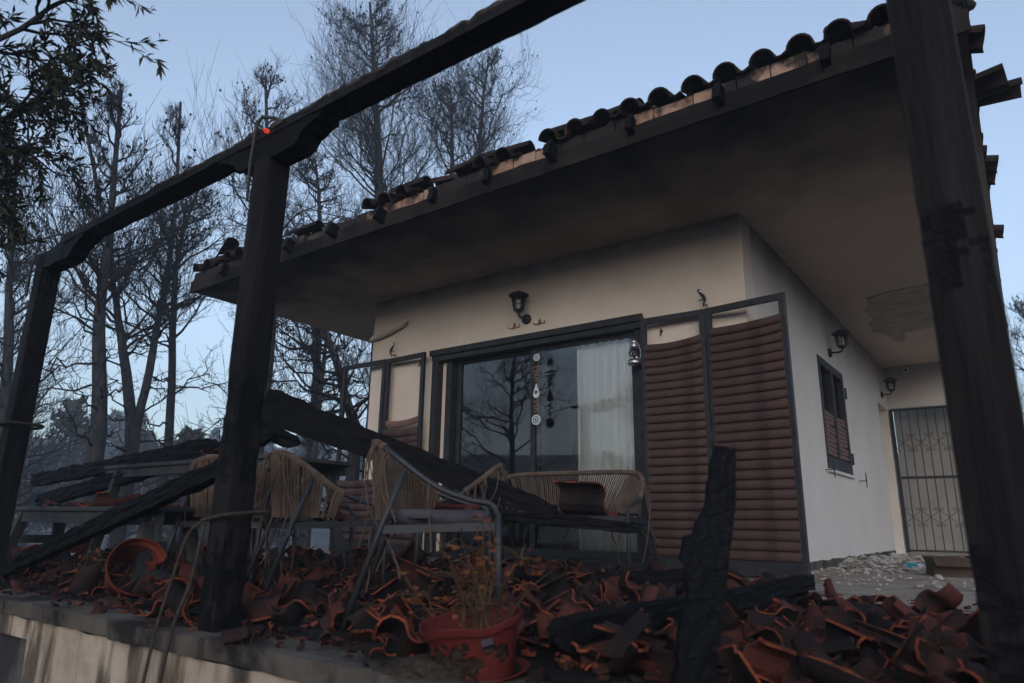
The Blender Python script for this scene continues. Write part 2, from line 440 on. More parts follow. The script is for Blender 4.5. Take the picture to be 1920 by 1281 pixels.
def ember_mat():
    mt, nt, bs, out = new_mat('glowing_ember')
    bs.inputs['Base Color'].default_value = (0.1, 0.02, 0.01, 1)
    bs.inputs['Emission Color'].default_value = (1.0, 0.06, 0.02, 1)
    bs.inputs['Emission Strength'].default_value = 0.16
    return mt
M['ember'] = ember_mat()
# ------------------------------------------------------------------ ground
TZ = -0.08                                   # terrace level; the porch floor is z = 0
def sm(a, b, t):
    t = min(1, max(0, (t - a) / (b - a))); return t * t * (3 - 2 * t)
def ground_z(x, y):
    r = math.hypot(x + 2, y - 6)
    z = -1.3 - 2.4 * sm(9, 30, r) + 20 * sm(42, 175, r)
    z += 0.25 * nz(x * 0.12, y * 0.12) * sm(4, 14, r) + 2.5 * nz(x * 0.018, y * 0.018, 3) * sm(25, 70, r) + 0.05 * nz(x * 0.9, y * 0.9, 7)
    return z
def make_ground():
    g = np.sinh(np.linspace(-1, 1, 150) * 4.2); g = g / g[-1] * 210
    n = len(g)
    V = np.array([(x - 2, y + 6, ground_z(x - 2, y + 6)) for y in g for x in g])
    i = np.arange(n * n).reshape(n, n)
    F = np.stack([i[:-1, :-1], i[:-1, 1:], i[1:, 1:], i[1:, :-1]], -1).reshape(-1, 4)
    tag(link('ground', np_mesh('ground', V, [F], M['ground'], smooth=True)), kind='structure')
make_ground()

# ------------------------------------------------------------------ terrace
b = MB(); b.span((-8.3, 1.70, -1.5), (3.2, 4.12, TZ)); tag(b.build('terrace_floor', M['floor']), kind='structure')
b = MB(); b.span((-8.1, 4.12, -1.5), (0.6, 13.6, 0.0)); tag(b.build('porch_floor', M['floor_house'], bevel=0.008), kind='structure')

tw = empty('terrace_wall', (-2.5, 1.66, -1.4))
tag(tw, 'rain-streaked cream retaining wall holding up the terrace', 'wall')
def part(bm_, name, mats, root, smooth=False, bevel=0.0):
    """world-space mesh parented to a thing that stands elsewhere"""
    o = bm_.build(name, mats, root, smooth, bevel)
    o.matrix_parent_inverse = Matrix.LocRotScale(root.location, root.rotation_euler, root.scale).inverted()
    return o
# rendered face, subdivided with a rough top edge; a dark opening on the left
def face_grid(x0, x1, z0, z1):
    bb = MB(); nx, nzv = max(2, int((x1 - x0) / 0.05)), max(2, int((z1 - z0) / 0.06))
    vs_ = []
    for j in range(nzv + 1):
        for i in range(nx + 1):
            x = x0 + (x1 - x0) * i / nx; z = z0 + (z1 - z0) * j / nzv
            y = 1.655 + 0.012 * nz(x * 2.1, z * 2.1) + 0.006 * nz(x * 9, z * 9, 4)
            if j == nzv: z += 0.02 * nz(x * 5, 1) - 0.005
            vs_.append((x, y, z))
    n = len(vs_)
    fs = [(j * (nx + 1) + i, j * (nx + 1) + i + 1, (j + 1) * (nx + 1) + i + 1, (j + 1) * (nx + 1) + i) for j in range(nzv) for i in range(nx)]
    bb.add(vs_, fs)
    bb.span((x0, 1.672, z0), (x1, 1.699, z1 - 0.03))
    return bb
part(face_grid(-4.43, 3.2, -1.5, -0.155), 'wall_face', M['stained'], tw)
part(face_grid(-8.3, -4.432, -0.26, -0.155), 'lintel', M['stained'], tw)
part(face_grid(-8.3, -6.3, -1.5, -0.262), 'wall_pier', M['stained'], tw)
# coping: cast slabs, chipped
x = -8.3; k = 0
while x < 3.2:
    w = random.uniform(0.5, 0.95); x2 = min(3.2, x + w)
    bb = MB(); n = 14; top, bot = [], []
    o = random.uniform(-0.012, 0.012)
    for i in range(n + 1):
        xx = x + 0.006 + (x2 - x - 0.012) * i / n
        e = 1.62 + o + 0.04 * nz(xx * 2.6, 2.0) + 0.022 * nz(xx * 11, 5)
        top.append((xx, e)); bot.append((xx, e + 0.006 + 0.012 * nz(xx * 9, 8)))
    vs_ = [(p[0], p[1], -0.076 + 0.004 * nz(p[0] * 3)) for p in top] + [(p[0], p[1], -0.150 + 0.008 * nz(p[0] * 6, 3)) for p in bot] + [(p[0], 1.86, -0.076) for p in top] + [(p[0], 1.86, -0.150) for p in top]
    m_ = n + 1
    fs = []
    for i in range(n):
        fs += [(i, i + m_, i + 1 + m_, i + 1), (i, i + 1, i + 1 + 2 * m_, i + 2 * m_), (i + m_, i + 3 * m_, i + 1 + 3 * m_, i + 1 + m_)]
    fs += [(0, 2 * m_, 3 * m_, m_), (n, n + m_, n + 3 * m_, n + 2 * m_)]
    bb.add(vs_, fs)
    part(bb, 'coping_slab', M['concrete'], tw)
    x = x2

# ------------------------------------------------------------------ house
XS, YW, ZS, YG = -1.693, 5.61, 3.04, 12.97
house = empty('house', (-4.0, 9.0, 0.0))
tag(house, 'cream single-storey house with a burnt tiled eave and sooty ceiling under it', 'house')
def H(bm_, name, mats, smooth=False, bevel=0.0, parent=None):
    o = bm_.build(name, mats, parent or house, smooth, bevel)
    inv = Matrix.Translation(-house.location)
    if parent is None or parent is house: o.matrix_parent_inverse = inv
    return o
def wall_mesh(u0, u1, z0, z1, holes, th, f):
    """wall with openings: f(u, d, z) -> point, d = depth into the wall"""
    us = sorted({u0, u1, *[h[0] for h in holes], *[h[1] for h in holes]}); zs = sorted({z0, z1, *[h[2] for h in holes], *[h[3] for h in holes]})
    bb = MB()
    def q(a, b_, c, d): bb.add([f(*a), f(*b_), f(*c), f(*d)], [(0, 1, 2, 3)])
    for i in range(len(us) - 1):
        for j in range(len(zs) - 1):
            uc, zc = (us[i] + us[i + 1]) / 2, (zs[j] + zs[j + 1]) / 2
            if any(h[0] < uc < h[1] and h[2] < zc < h[3] for h in holes): continue
            for d in (0, th): q((us[i], d, zs[j]), (us[i + 1], d, zs[j]), (us[i + 1], d, zs[j + 1]), (us[i], d, zs[j + 1]))
    for h in holes:
        q((h[0], 0, h[2]), (h[0], th, h[2]), (h[0], th, h[3]), (h[0], 0, h[3])); q((h[1], 0, h[2]), (h[1], th, h[2]), (h[1], th, h[3]), (h[1], 0, h[3]))
        q((h[0], 0, h[3]), (h[1], 0, h[3]), (h[1], th, h[3]), (h[0], th, h[3])); q((h[0], 0, h[2]), (h[1], 0, h[2]), (h[1], th, h[2]), (h[0], th, h[2]))
    for u in (u0, u1): q((u, 0, z0), (u, th, z0), (u, th, z1), (u, 0, z1))
    return bb
DX0, DX1, DZ1 = -5.25, -2.64, 2.25
H(wall_mesh(-6.30, XS, 0.0, ZS, [(DX0, DX1, 0.001, DZ1)], 0.25, lambda u, d, z: (u, YW + d, z)), 'front_wall', M['wall_front'])
H(wall_mesh(YW + 0.251, YG, 0.0, ZS, [(8.05, 9.34, 1.0, 2.27), (11.95, 12.90, 0.001, 2.30)], 0.25, lambda u, d, z: (XS - d, u, z)), 'side_wall', M['wall_side'])
H(wall_mesh(XS - 0.25, 0.06, 0.0, ZS, [(-1.66, -0.02, 0.001, 2.33)], 0.22, lambda u, d, z: (u, YG + 0.001 + d, z)), 'porch_end_wall', M['wall_side'])
H(wall_mesh(YW + 0.251, YG, 0.0, ZS, [], 0.25, lambda u, d, z: (-6.30 + d, u, z)), 'left_wall', M['wall_front'])
b = MB(); b.span((-6.05, 12.97, 0), (-1.95, 13.2, ZS)); H(b, 'rear_wall', M['wall_front'])
b = MB(); b.span((-1.70, YG + 0.62, 0.001), (0.06, YG + 0.7, 2.6)); H(b, 'gate_recess_wall', M['recess'])
b = MB(); b.span((XS - 0.36, 11.95, 0.001), (XS - 0.26, 12.90, 2.34)); H(b, 'side_door_leaf', M['wall_side'])
# plinth line at the foot of the side wall
bb = MB()
for i in range(40):
    y0 = 5.62 + i * 0.158
    bb.add([(XS + 0.004 + 0.01 * abs(nz(y0 * 3)), y0, 0.0), (XS + 0.004 + 0.01 * abs(nz((y0 + .158) * 3)), y0 + 0.158, 0.0), (XS + 0.003, y0 + 0.158, 0.075 + 0.02 * nz((y0 + .158) * 4)), (XS + 0.003, y0, 0.075 + 0.02 * nz(y0 * 4))], [(0, 1, 2, 3)])
H(bb, 'skirting_band', M['concrete'])
# room behind the glass
bb = MB(); x0, x1, y0, y1, z0, z1 = -6.04, -1.96, 5.87, 9.8, 0.02, 2.9
bb.add([(x0, y0, z0), (x1, y0, z0), (x1, y1, z0), (x0, y1, z0), (x0, y0, z1), (x1, y0, z1), (x1, y1, z1), (x0, y1, z1)], [(0, 1, 2, 3), (4, 7, 6, 5), (1, 5, 6, 2), (2, 6, 7, 3), (3, 7, 4, 0)])
H(bb, 'room', M['interior'])

# soffit slab and eave
slab = MB(); slab.span((-7.85, 4.05, ZS), (0.09, 13.4, 3.16)); slab_o = H(slab, 'eave_slab', M['soffit'])
# slightly uneven sooty band on the slab's front edge
bb = MB(); n = 160; vs_ = []
for i in range(n + 1):
    xx = -7.87 + 7.98 * i / n
    e = 0.006 * nz(xx * 3, 4) + 0.004 * nz(xx * 11)
    vs_ += [(xx, 4.030 + e, 3.028 + 0.006 * nz(xx * 6)), (xx, 4.024 + e, 3.165 + 0.012 * nz(xx * 5, 9)), (xx, 4.0485, 3.028 + 0.006 * nz(xx * 6)), (xx, 4.12, 3.165 + 0.012 * nz(xx * 5, 9))]
fs = []
for i in range(n):
    a, c = i * 4, i * 4 + 4
    fs += [(a, c, c + 1, a + 1), (a + 1, c + 1, c + 3, a + 3), (a, a + 2, c + 2, c)]
bb.add(vs_, fs); H(bb, 'fascia_band', M['fascia'])
bb = MB(); bb.span((-7.86, 4.10, 3.162), (-7.76, 13.4, 3.27)); bb.span((-0.01, 4.10, 3.162), (0.10, 13.4, 3.27)); bb.span((-7.76, 4.14, 3.162), (-0.01, 4.24, 3.262)); H(bb, 'eave_backing', M['mortar'])
# course of hollow bricks on the slab
course = H(MB().span((-7.8, 4.082, 3.1625), (0.05, 4.138, 3.262)), 'brick_course', M['mortar'])
x = -7.85; i = 0
while x < 0.06:
    w = random.uniform(0.20, 0.31)
    x2 = min(x + w, 0.09)
    if not (-5.9 < x < -5.5 and random.random() < 0.5):
        o = random.uniform(0, 0.008); zt = 3.262 + random.uniform(-0.012, 0.012)
        bb = MB(); bb.span((x + 0.005, 4.050 - o, 3.172), (x2 - 0.005, 4.0815, zt))
        bb.build('brick', M['brick'], course)
    x = x2; i += 1
# mortar lumps along the tile bed
bb = MB()
for i in range(90):
    xx = random.uniform(-7.8, 0.05); r = random.uniform(0.012, 0.034)
    bb.lathe([(0.0, -r), (r * 0.8, -r * 0.5), (r, 0.1 * r), (r * 0.6, r * 0.7), (0.0, r)], (xx, 4.07 + random.uniform(-0.015, 0.02), 3.265 + random.uniform(-0.01, 0.01)), 6)
for p in ((0.10, 4.06, 3.24, .05), (0.12, 4.05, 3.19, .035), (0.09, 4.03, 3.29, .04)):
    bb.lathe([(0.0, -p[3]), (p[3] * 0.8, -p[3] * .5), (p[3], 0), (p[3] * .6, p[3] * .8), (0, p[3])], p[:3], 7)
tag(H(bb, 'mortar_bed', M['mortar']), kind='stuff')
# burnt rafter stubs in the eave
for xx in (-0.62, -1.28, -1.93, -2.60, -3.25, -3.86, -4.50, -5.18, -5.88, -6.5, -7.1):
    o = random.uniform(-0.02, 0.03); w = random.uniform(0.045, 0.062); t = random.uniform(-0.25, 0.25)
    bb = MB(); rot = Matrix.Rotation(random.uniform(-.12, .12), 3, 'Z') @ Matrix.Rotation(-0.22, 3, 'X')
    L = random.uniform(0.07, 0.13)
    bb.box((xx, 4.02 - L / 2 + 0.02, 3.135 + o), (w, L, 0.095), rot)
    bb.box((xx + 0.008, 4.03 - L * .35, 3.19 + o), (w * 0.9, L * .8, 0.05), rot)
    H(bb, 'rafter_stub', M['char'], bevel=0.006)
# plaster fallen from the porch ceiling: ragged patch of bare slab
poly = [(-1.22, 8.75), (-1.0, 8.62), (-0.75, 8.60), (-0.4, 8.58), (-0.1, 8.7), (-0.12, 10.2), (-0.4, 10.35), (-0.7, 10.5), (-0.95, 10.62), (-1.06, 10.66), (-1.10, 11.0), (-1.17, 11.22), (-1.26, 11.05), (-1.28, 10.7), (-1.33, 10.55), (-1.42, 10.4), (-1.40, 9.95), (-1.31, 9.75), (-1.33, 9.3), (-1.24, 9.05)]
bb = MB(); bb.prism(poly, (0, 0, ZS - 0.012), (1, 0, 0), (0, 1, 0), (0, 0, 1), 0.009); H(bb, 'bare_ceiling_patch', M['spall'])

# roof deck (hipped) and tiles
rz, rh = 3.272, 1.2
bb = MB(); e = [(-7.85, 4.08, rz), (0.09, 4.08, rz), (0.09, 13.4, rz), (-7.85, 13.4, rz), (-3.88, 8.05, rz + rh), (-3.88, 9.43, rz + rh)]
bb.add(e, [(0, 1, 4), (1, 2, 5, 4), (2, 3, 5), (3, 0, 4, 5), (3, 2, 1, 0)]); roof = H(bb, 'roof', M['mortar'])
def tile_mesh(name, L=0.42, r=0.085, arc=math.pi, pan=0.07, th=0.013, n=9, mats=None, taper=0.88):
    """barrel roll with a flat pan beside it, lying along +Y, eave end at y=0"""
    prof = [(r * math.cos(math.pi - t * arc / n - (math.pi - arc) / 2), r * math.sin(math.pi - t * arc / n - (math.pi - arc) / 2)) for t in range(n + 1)]
    if pan: prof += [(r + pan * 0.5, -0.004), (r + pan, 0.012)]
    bb = MB(); m_ = len(prof)
    nrm = []
    for i, p in enumerate(prof):
        a = prof[max(0, i - 1)]; c = prof[min(m_ - 1, i + 1)]; dx, dz = c[0] - a[0], c[1] - a[1]; l = math.hypot(dx, dz)
        nrm.append((dz / l, -dx / l))
    V = []
    for (y, s) in ((0, 1.0), (L, taper)):
        for k in range(2):
            for p, nn in zip(prof, nrm): V.append(((p[0] + nn[0] * th * k) * s, y, (p[1] + nn[1] * th * k) * s))
    fs, mi = [], []
    for i in range(m_ - 1):
        a = i
        fs += [(a, a + 1, 2 * m_ + a + 1, 2 * m_ + a), (m_ + a + 1, m_ + a, 3 * m_ + a, 3 * m_ + a + 1), (a + 1, a, m_ + a, m_ + a + 1), (2 * m_ + a, 2 * m_ + a + 1, 3 * m_ + a + 1, 3 * m_ + a)]
    fs += [(0, 2 * m_, 3 * m_, m_), (m_ - 1, 2 * m_ - 1, 4 * m_ - 1, 3 * m_ - 1)]
    bb.add(V, fs)
    return bb.mesh(name, mats or M['roof_tile'], smooth=False)
TILE = tile_mesh('tile'); TILE_BROKEN = tile_mesh('tile', L=0.24, n=7); TILE_COVER = tile_mesh('tile', pan=0, r=0.09)
for me in (TILE, TILE_BROKEN, TILE_COVER):
    me.materials.clear(); me.materials.append(M['roof_tile'])
slope = math.atan2(rh, 3.97)
def roof_tile(x, y, z, rx=0, ry=0, rz_=0, me=TILE, parent=None):
    o = link('tile', me, roof); o.location = (x, y, z)
    o.rotation_euler = (rx, ry, rz_)
    return o
nt_ = int(7.9 / 0.232)
for i in range(nt_):
    xx = -7.72 + i * 0.232
    zone = .93 if xx > -2.25 else (0.55 if xx > -4.4 else (0.22 if xx > -6.3 else 0.6))
    for row in range(3):
        if row == 0 and random.random() > zone: continue
        if row > 0 and random.random() > zone * 0.9 + 0.05: continue
        y = 3.985 + row * 0.36 + random.uniform(-0.015, 0.02); z = 3.30 + (y - 4.08) * math.tan(slope) + row * 0.012 + random.uniform(-0.004, 0.012)
        j = 0.05 if zone > .9 else 0.18
        roof_tile(xx + random.uniform(-.01, .01), y, z, slope + random.uniform(-.02, .04), random.uniform(-j, j), random.uniform(-j, j), TILE if random.random() < 0.8 or zone > .9 else TILE_BROKEN)
# slipped tiles lying along the eave
for (xx, y, z, a, rx) in ((-2.66, 4.10, 3.345, -1.50, 0.02), (-2.30, 4.12, 3.335, -1.62, 0.0), (-3.30, 4.08, 3.335, -1.45, 0.03), (-3.72, 4.10, 3.33, -1.7, -0.02), (-4.42, 4.08, 3.335, -1.55, 0.05), (-4.02, 4.18, 3.36, -1.2, 0.1), (-6.05, 4.14, 3.335, -1.5, 0.1), (-6.5, 4.10, 3.33, -0.8, 0.12), (-7.3, 4.08, 3.345, -1.9, 0.18), (-7.6, 4.10, 3.34, -1.2, 0.2), (-7.0, 4.12, 3.35, -0.4, 0.1)):
    roof_tile(xx, y, z, rx, random.uniform(-.1, .1), a, TILE_COVER)
# side eave towards the porch: tile noses over the edge
for i in range(38):
    y = 4.35 + i * 0.235
    out = random.uniform(-0.02, 0.025) + (0.07 if random.random() < 0.10 else 0)
    for row in range(2):
        xx = 0.09 + out - row * 0.36
        roof_tile(xx, y, 3.30 + row * 0.11, slope + random.uniform(-.02, .03), random.uniform(-.03, .03), math.pi / 2 + random.uniform(-.05, .05))
roof_tile(0.36, 5.35, 3.30, 0.03, 0.05, math.pi / 2 + .05, TILE_COVER)
roof_tile(0.27, 5.02, 3.26, -0.05, 0.1, math.pi / 2 - .12, TILE)

# ---------------------------------------------------------------- sliding door
def sub(bm_, name, mats, parent, smooth=False, bevel=0.0):
    """sub-part in world coordinates under a part built by H()"""
    return bm_.build(name, mats, parent, smooth, bevel)
b = MB()
b.span((DX0 + 0.002, 5.56, 2.135), (DX1 - 0.002, 5.82, DZ1 - 0.002)); b.span((DX0 + 0.002, 5.57, 0.005), (-5.16, 5.80, 2.134)); b.span((-2.735, 5.60, 0.005), (DX1 - 0.002, 5.80, 2.134)); b.span((-5.159, 5.60, 0.005), (-2.736, 5.80, 0.075))
b.span((DX0 - 0.01, 5.53, DZ1 - 0.055), (DX1 + 0.02, 5.559, DZ1 + 0.012))
sd = H(b, 'sliding_door', M['metal_dark'], bevel=0.004)
def leaf(x0, x1, y, z0=0.078, z1=2.132, w=0.055):
    bb = MB(); t = 0.04
    bb.span((x0, y, z0), (x0 + w, y + t, z1)); bb.span((x1 - w, y, z0), (x1, y + t, z1)); bb.span((x0 + w, y, z0), (x1 - w, y + t, z0 + 0.07)); bb.span((x0 + w, y, z1 - 0.04), (x1 - w, y + t, z1))
    return bb, (x0 + w, x1 - w, z0 + 0.07, z1 - 0.04, y + t / 2)
for (x0, x1, y) in ((-4.97, -3.86, 5.70), (-3.935, -2.738, 5.645)):
    bb, g = leaf(x0, x1, y)
    sub(bb, 'frame', M['metal_dark'], sd, bevel=0.003)
    gb = MB(); gb.add([(g[0] - 0.005, g[4], g[2] - 0.005), (g[1] + 0.005, g[4], g[2] - 0.005), (g[1] + 0.005, g[4], g[3] + 0.005), (g[0] - 0.005, g[4], g[3] + 0.005)], [(0, 1, 2, 3)])
    sub(gb, 'pane', M['glass'], sd)
bb = MB(); bb.span((-5.155, 5.66, 0.078), (-5.085, 5.70, 2.132)); sub(bb, 'reveal_strip', M['wall_front'], sd)
bb = MB(); bb.span((-5.08, 5.63, 0.078), (-5.0, 5.74, 2.132)); bb.span((-4.998, 5.76, 0.078), (-4.975, 5.78, 2.13)); sub(bb, 'guide_rail', M['metal_dark'], sd)
b = MB(); b.span((DX0, 5.48, 0.0015), (DX1, 5.609, 0.022)); sub(b, 'threshold', M['concrete'], sd)

# ---------------------------------------------------------------- shutters
def slat_mesh(w, h=0.078, bulge=0.020, sag=0.0, twist=0.0):
    nx, prof = 8, [(0.0, 0.0), (0.07, 0.48), (0.2, 0.8), (0.38, 0.97), (0.55, 1.0), (0.75, 0.92), (0.9, 0.68), (1.0, 0.2)]
    V = []
    for i in range(nx + 1):
        u = i / nx; s = -sag * 4 * u * (1 - u) + twist * (u - .5)
        for (t, o) in prof: V.append((u * w, -bulge * o, s + (1 - t) * h))
        for (t, o) in prof[::-1]: V.append((u * w, -bulge * o + 0.006, s + (1 - t) * h * .97))
    m_ = len(prof) * 2
    fs = [(i * m_ + j, i * m_ + (j + 1) % m_, (i + 1) * m_ + (j + 1) % m_, (i + 1) * m_ + j) for i in range(nx) for j in range(m_)]
    bb = MB(); bb.add(V, fs); bb.add([V[j] for j in range(m_)], [tuple(range(m_))]); bb.add([V[nx * m_ + j] for j in range(m_)], [tuple(range(m_))[::-1]])
    return bb
def shutter(p0, p1, z0, z1, slat_top, pitch, sag_fun, mat, label, loose=()):
    """one bifold leaf between plan points p0 and p1"""
    d = Vector((p1[0] - p0[0], p1[1] - p0[1], 0)); w = d.length; ang = math.atan2(d.y, d.x)
    T = Matrix.Translation((p0[0] - house.location.x, p0[1] - house.location.y, 0)) @ Matrix.Rotation(ang, 4, 'Z')
    bb = MB(); st = 0.05
    bb.span((0, -0.02, z0), (st, 0.02, z1)); bb.span((w - st, -0.02, z0), (w, 0.02, z1)); bb.span((st, -0.018, z1 - 0.055), (w - st, 0.018, z1)); bb.span((st, -0.018, z0), (w - st, 0.018, z0 + 0.11))
    o = bb.build('shutter', M['metal_dark'], house, bevel=0.004); o.matrix_local = T
    o['label'] = label
    z = slat_top; k = 0
    while z > z0 + 0.11 + pitch * .6:
        s_, tw_ = sag_fun(k, z)
        q = slat_mesh(w - 2 * st + .03, pitch * 1.03, 0.034, s_, tw_).build('slat', mat, o, smooth=False)
        q.location = (st - .015, 0.002, z - pitch)
        z -= pitch; k += 1
    for (z, s_, tw_) in loose:
        q = slat_mesh(w - 2 * st, 0.08, 0.02, s_, tw_).build('slat', M['slat_pale'], o); q.location = (st, 0.002, z)
    for zz in (0.3, 1.1, 1.95):
        hb = MB(); hb.tube([(w + 0.004, -0.03, zz - 0.04), (w + 0.004, -0.03, zz + 0.04)], 0.009, 6); hb.build('hinge', M['black_iron'], o)
    return o
shutter((-2.625, 5.515), (-2.03, 5.535), 0.03, 2.195, 1.965, 0.0735, lambda k, z: (0.022 * max(0, 1 - k / 7), 0.030 * max(0, 1 - k / 8) + random.uniform(-.004, .004)), M['slat'], 'brown-slatted shutter leaf with its top slats sagging')
shutter((-2.015, 5.515), (-1.335, 5.44), 0.02, 2.19, 2.015, 0.0755, lambda k, z: (0.012 * max(0, 1 - k / 9), 0.022 * max(0, 1 - k / 9) + random.uniform(-.004, .004)), M['slat'], 'brown-slatted shutter leaf standing out past the wall corner')
shutter((-6.68, 5.50), (-5.945, 5.52), 0.03, 2.25, 0.85, 0.085, lambda k, z: (0.02, random.uniform(-.02, .02)), M['slat'], 'shutter leaf with its upper slats gone')
shutter((-5.925, 5.52), (-5.285, 5.49), 0.03, 2.245, 1.40, 0.085, lambda k, z: (0.015, random.uniform(-.03, .03)), M['slat'], 'shutter leaf with a few pale slats left', loose=((1.44, 0.03, 0.02),))

# ---------------------------------------------------------------- side window
b = MB(); y0, y1, z0, z1 = 8.05, 9.34, 1.0, 2.27; xo = XS + 0.002
for (a, c) in (((y0 + .002, z0 + .002), (y0 + 0.07, z1 - .002)), ((y1 - 0.07, z0 + .002), (y1 - .002, z1 - .002)), ((y0 + 0.071, z1 - 0.10), (y1 - 0.071, z1 - .002)), ((y0 + 0.071, z0 + .002), (y1 - 0.071, z0 + 0.14)), ((8.65, z0 + .141), (8.74, z1 - .101))):
    b.span((XS - 0.06, a[0], a[1]), (XS + 0.012, c[0], c[1]))
win = H(b, 'window', M['metal_dark'], bevel=0.004)
for (a, c) in ((8.121, 8.649), (8.741, 9.269)):
    gb = MB(); gb.add([(XS - 0.05, a, 1.14), (XS - 0.05, c, 1.14), (XS - 0.05, c, 2.17), (XS - 0.05, a, 2.17)], [(0, 1, 2, 3)]); sub(gb, 'pane', M['glass'], win)
    z = 1.66; k = 0
    while z > 1.16:
        tw_ = random.uniform(-.03, .03); q = slat_mesh(c - a, 0.052, 0.018, 0.0, tw_).build('slat', M['slat_pale'], win)
        q.rotation_euler = (0, 0, math.pi / 2); q.location = (XS - 0.02, a, z - 0.05); z -= 0.05; k += 1
    bb = MB(); bb.span((XS - 0.12, a, 1.14), (XS - 0.10, c, 2.17)); sub(bb, 'back_panel', M['metal_dark'], win)  # dark panel closing off the opening behind the panes
bb = MB(); bb.span((XS - 0.02, y0 - 0.03, z0 - 0.035), (XS + 0.03, y1 + 0.03, z0 - 0.002)); sub(bb, 'sill', M['wall_side'], win)
for (y, z) in ((9.36, 2.02), (9.36, 1.2)):
    bb = MB(); bb.tube([(XS + 0.022, y, z - 0.07), (XS + 0.022, y, z + 0.07)], 0.013, 7); sub(bb, 'hinge', M['black_iron'], win)

# ---------------------------------------------------------------- iron gate
gate = empty('iron_gate', (-0.85, YG - 0.03, 0.0)); tag(gate, 'black wrought-iron gate of thin bars with scroll bands closing the porch end', 'gate')
def G(bb, name, mats=None, **k): return bb.build(name, mats or M['black_iron'], gate, **k)
gx0, gx1 = -0.80, 0.82
b = MB(); b.bar((gx0, 0, 0.02), (gx0, 0, 2.31), 0.045, 0.045, (0, 1, 0)); b.bar((gx1, 0, 0.02), (gx1, 0, 2.31), 0.045, 0.045, (0, 1, 0)); b.bar((gx0 + .023, 0, 2.295), (gx1 - .023, 0, 2.295), 0.03, 0.03); b.bar((gx0 + .023, 0, 0.05), (gx1 - .023, 0, 0.05), 0.03, 0.03)
G(b, 'frame')
b = MB(); b.bar((gx0 + .023, -0.002, 1.185), (gx1 - .023, -0.002, 1.185), 0.02, 0.045); G(b, 'middle_rail')
nb = 12
for i in range(1, nb + 1):
    xx = gx0 + (gx1 - gx0) * i / (nb + 1)
    b = MB(); b.tube([(xx, 0, 0.066), (xx, 0, 2.28)], 0.008, 6); G(b, 'bar')
def scroll_unit():
    bb = MB()
    for sx in (-1, 1):
        for sz in (-1, 1):
            pts = [(0.0, 0.0), (0.03, 0.03), (0.07, 0.055), (0.10, 0.085), (0.108, 0.12)]
            cxx, czz = 0.080, 0.122
            for a in range(0, 13): 
                t = a * math.pi / 6; r = 0.028 * (1 - a / 16)
                pts.append((cxx + r * math.cos(t), czz + r * math.sin(t)))
            bb.tube([(sx * p[0], -0.012, sz * p[1]) for p in pts], 0.0045, 5)
    return bb.mesh('scroll', M['black_iron'])
SU = scroll_unit()
for zz in (1.745, 0.565):
    for i in range(7):
        q = link('scroll', SU, gate); q.location = (gx0 + (gx1 - gx0) * (2 * i + 1) / (nb + 1) - 0.06 * 0, 0, zz)
        if q.location.x > gx1 - 0.1 or q.location.x < gx0 + 0.1: q.scale = (0.9, 1, 1)
b = MB(); b.span((0.32, -0.03, 1.02), (0.44, -0.012, 1.10)); b.tube([(0.20, -0.012, 0.98), (0.22, -0.03, 1.03), (0.20, -0.035, 1.07), (0.17, -0.03, 1.04), (0.20, -0.03, 1.10), (0.22, -0.012, 1.13)], 0.011, 6); G(b, 'latch')
# ------------------------------------------------------------------ pergola frame
perg = empty('pergola', (-2.835, 1.80, TZ))
tag(perg, 'scorched timber pergola frame of posts and one long charred beam along the terrace edge', 'pergola')
def P_(bb, name, mats, smooth=False, bevel=0.0): return part(bb, name, mats, perg, smooth, bevel)
def burnt_post(cx, cy, w, z0, z1, bands, seed):
    """square post; where the fire bit, faces are eaten back and cracked"""
    bb = MB(); nzv = int((z1 - z0) / 0.018); per = []
    k = 6
    for s in range(4):
        for i in range(k):
            t = -1 + 2 * i / k
            per.append([(t, -1), (1, t), (-t, 1), (-1, -t)][s])
    m_ = len(per); V = []; burn = []
    for j in range(nzv + 1):
        z = z0 + (z1 - z0) * j / nzv
        amt = max([0] + [a * max(0, 1 - abs(z - zc) / hw) ** 0.6 for zc, hw, a in bands])
        for (u, v) in per:
            l = max(abs(u), abs(v)); r = math.hypot(u, v)
            bev = 1.0 - 0.035 * max(0, r - 1.2) / 0.2
            px, py = u * w / 2 * bev, v * w / 2 * bev
            d = amt * (0.45 + 0.9 * nz(u * 1.7 + seed, v * 1.7, z * 9)) + amt * 0.5 * nz(u * 5 + seed, v * 5, z * 30)
            d = max(0, d) + 0.0012 * nz(u * 2 + seed, v * 2, z * 3)
            V.append((cx + px * (1 - d), cy + py * (1 - d), z)); burn.append(d)
    fs0, fs1 = [], []
    for j in range(nzv):
        for i in range(m_):
            a, c = j * m_ + i, j * m_ + (i + 1) % m_
            f = (a, c, c + m_, a + m_)
            (fs1 if (burn[a] + burn[c + m_]) / 2 > 0.02 else fs0).append(f)
    n0 = len(bb.v); bb.add(V, fs0, 0)
    for f in fs1: bb.f.append(list(f)); bb.m.append(1)
    bb.f.append([nzv * m_ + i for i in range(m_)]); bb.m.append(1)
    return bb
for (cx, w, bands, sd_) in ((-5.58, 0.132, ((0.55, 0.2, 0.03), (2.0, 0.12, 0.10)), 1), (-2.85, 0.130, ((0.86, 0.20, 0.16), (0.62, 0.1, 0.09), (0.1, 0.3, 0.07)), 5), (-0.049, 0.132, ((0.98, 0.13, 0.09), (0.05, 0.35, 0.10)), 9)):
    P_(burnt_post(cx, 1.786, w, TZ - 0.02, 2.125, bands, sd_), 'post', [M['post'], M['char']])
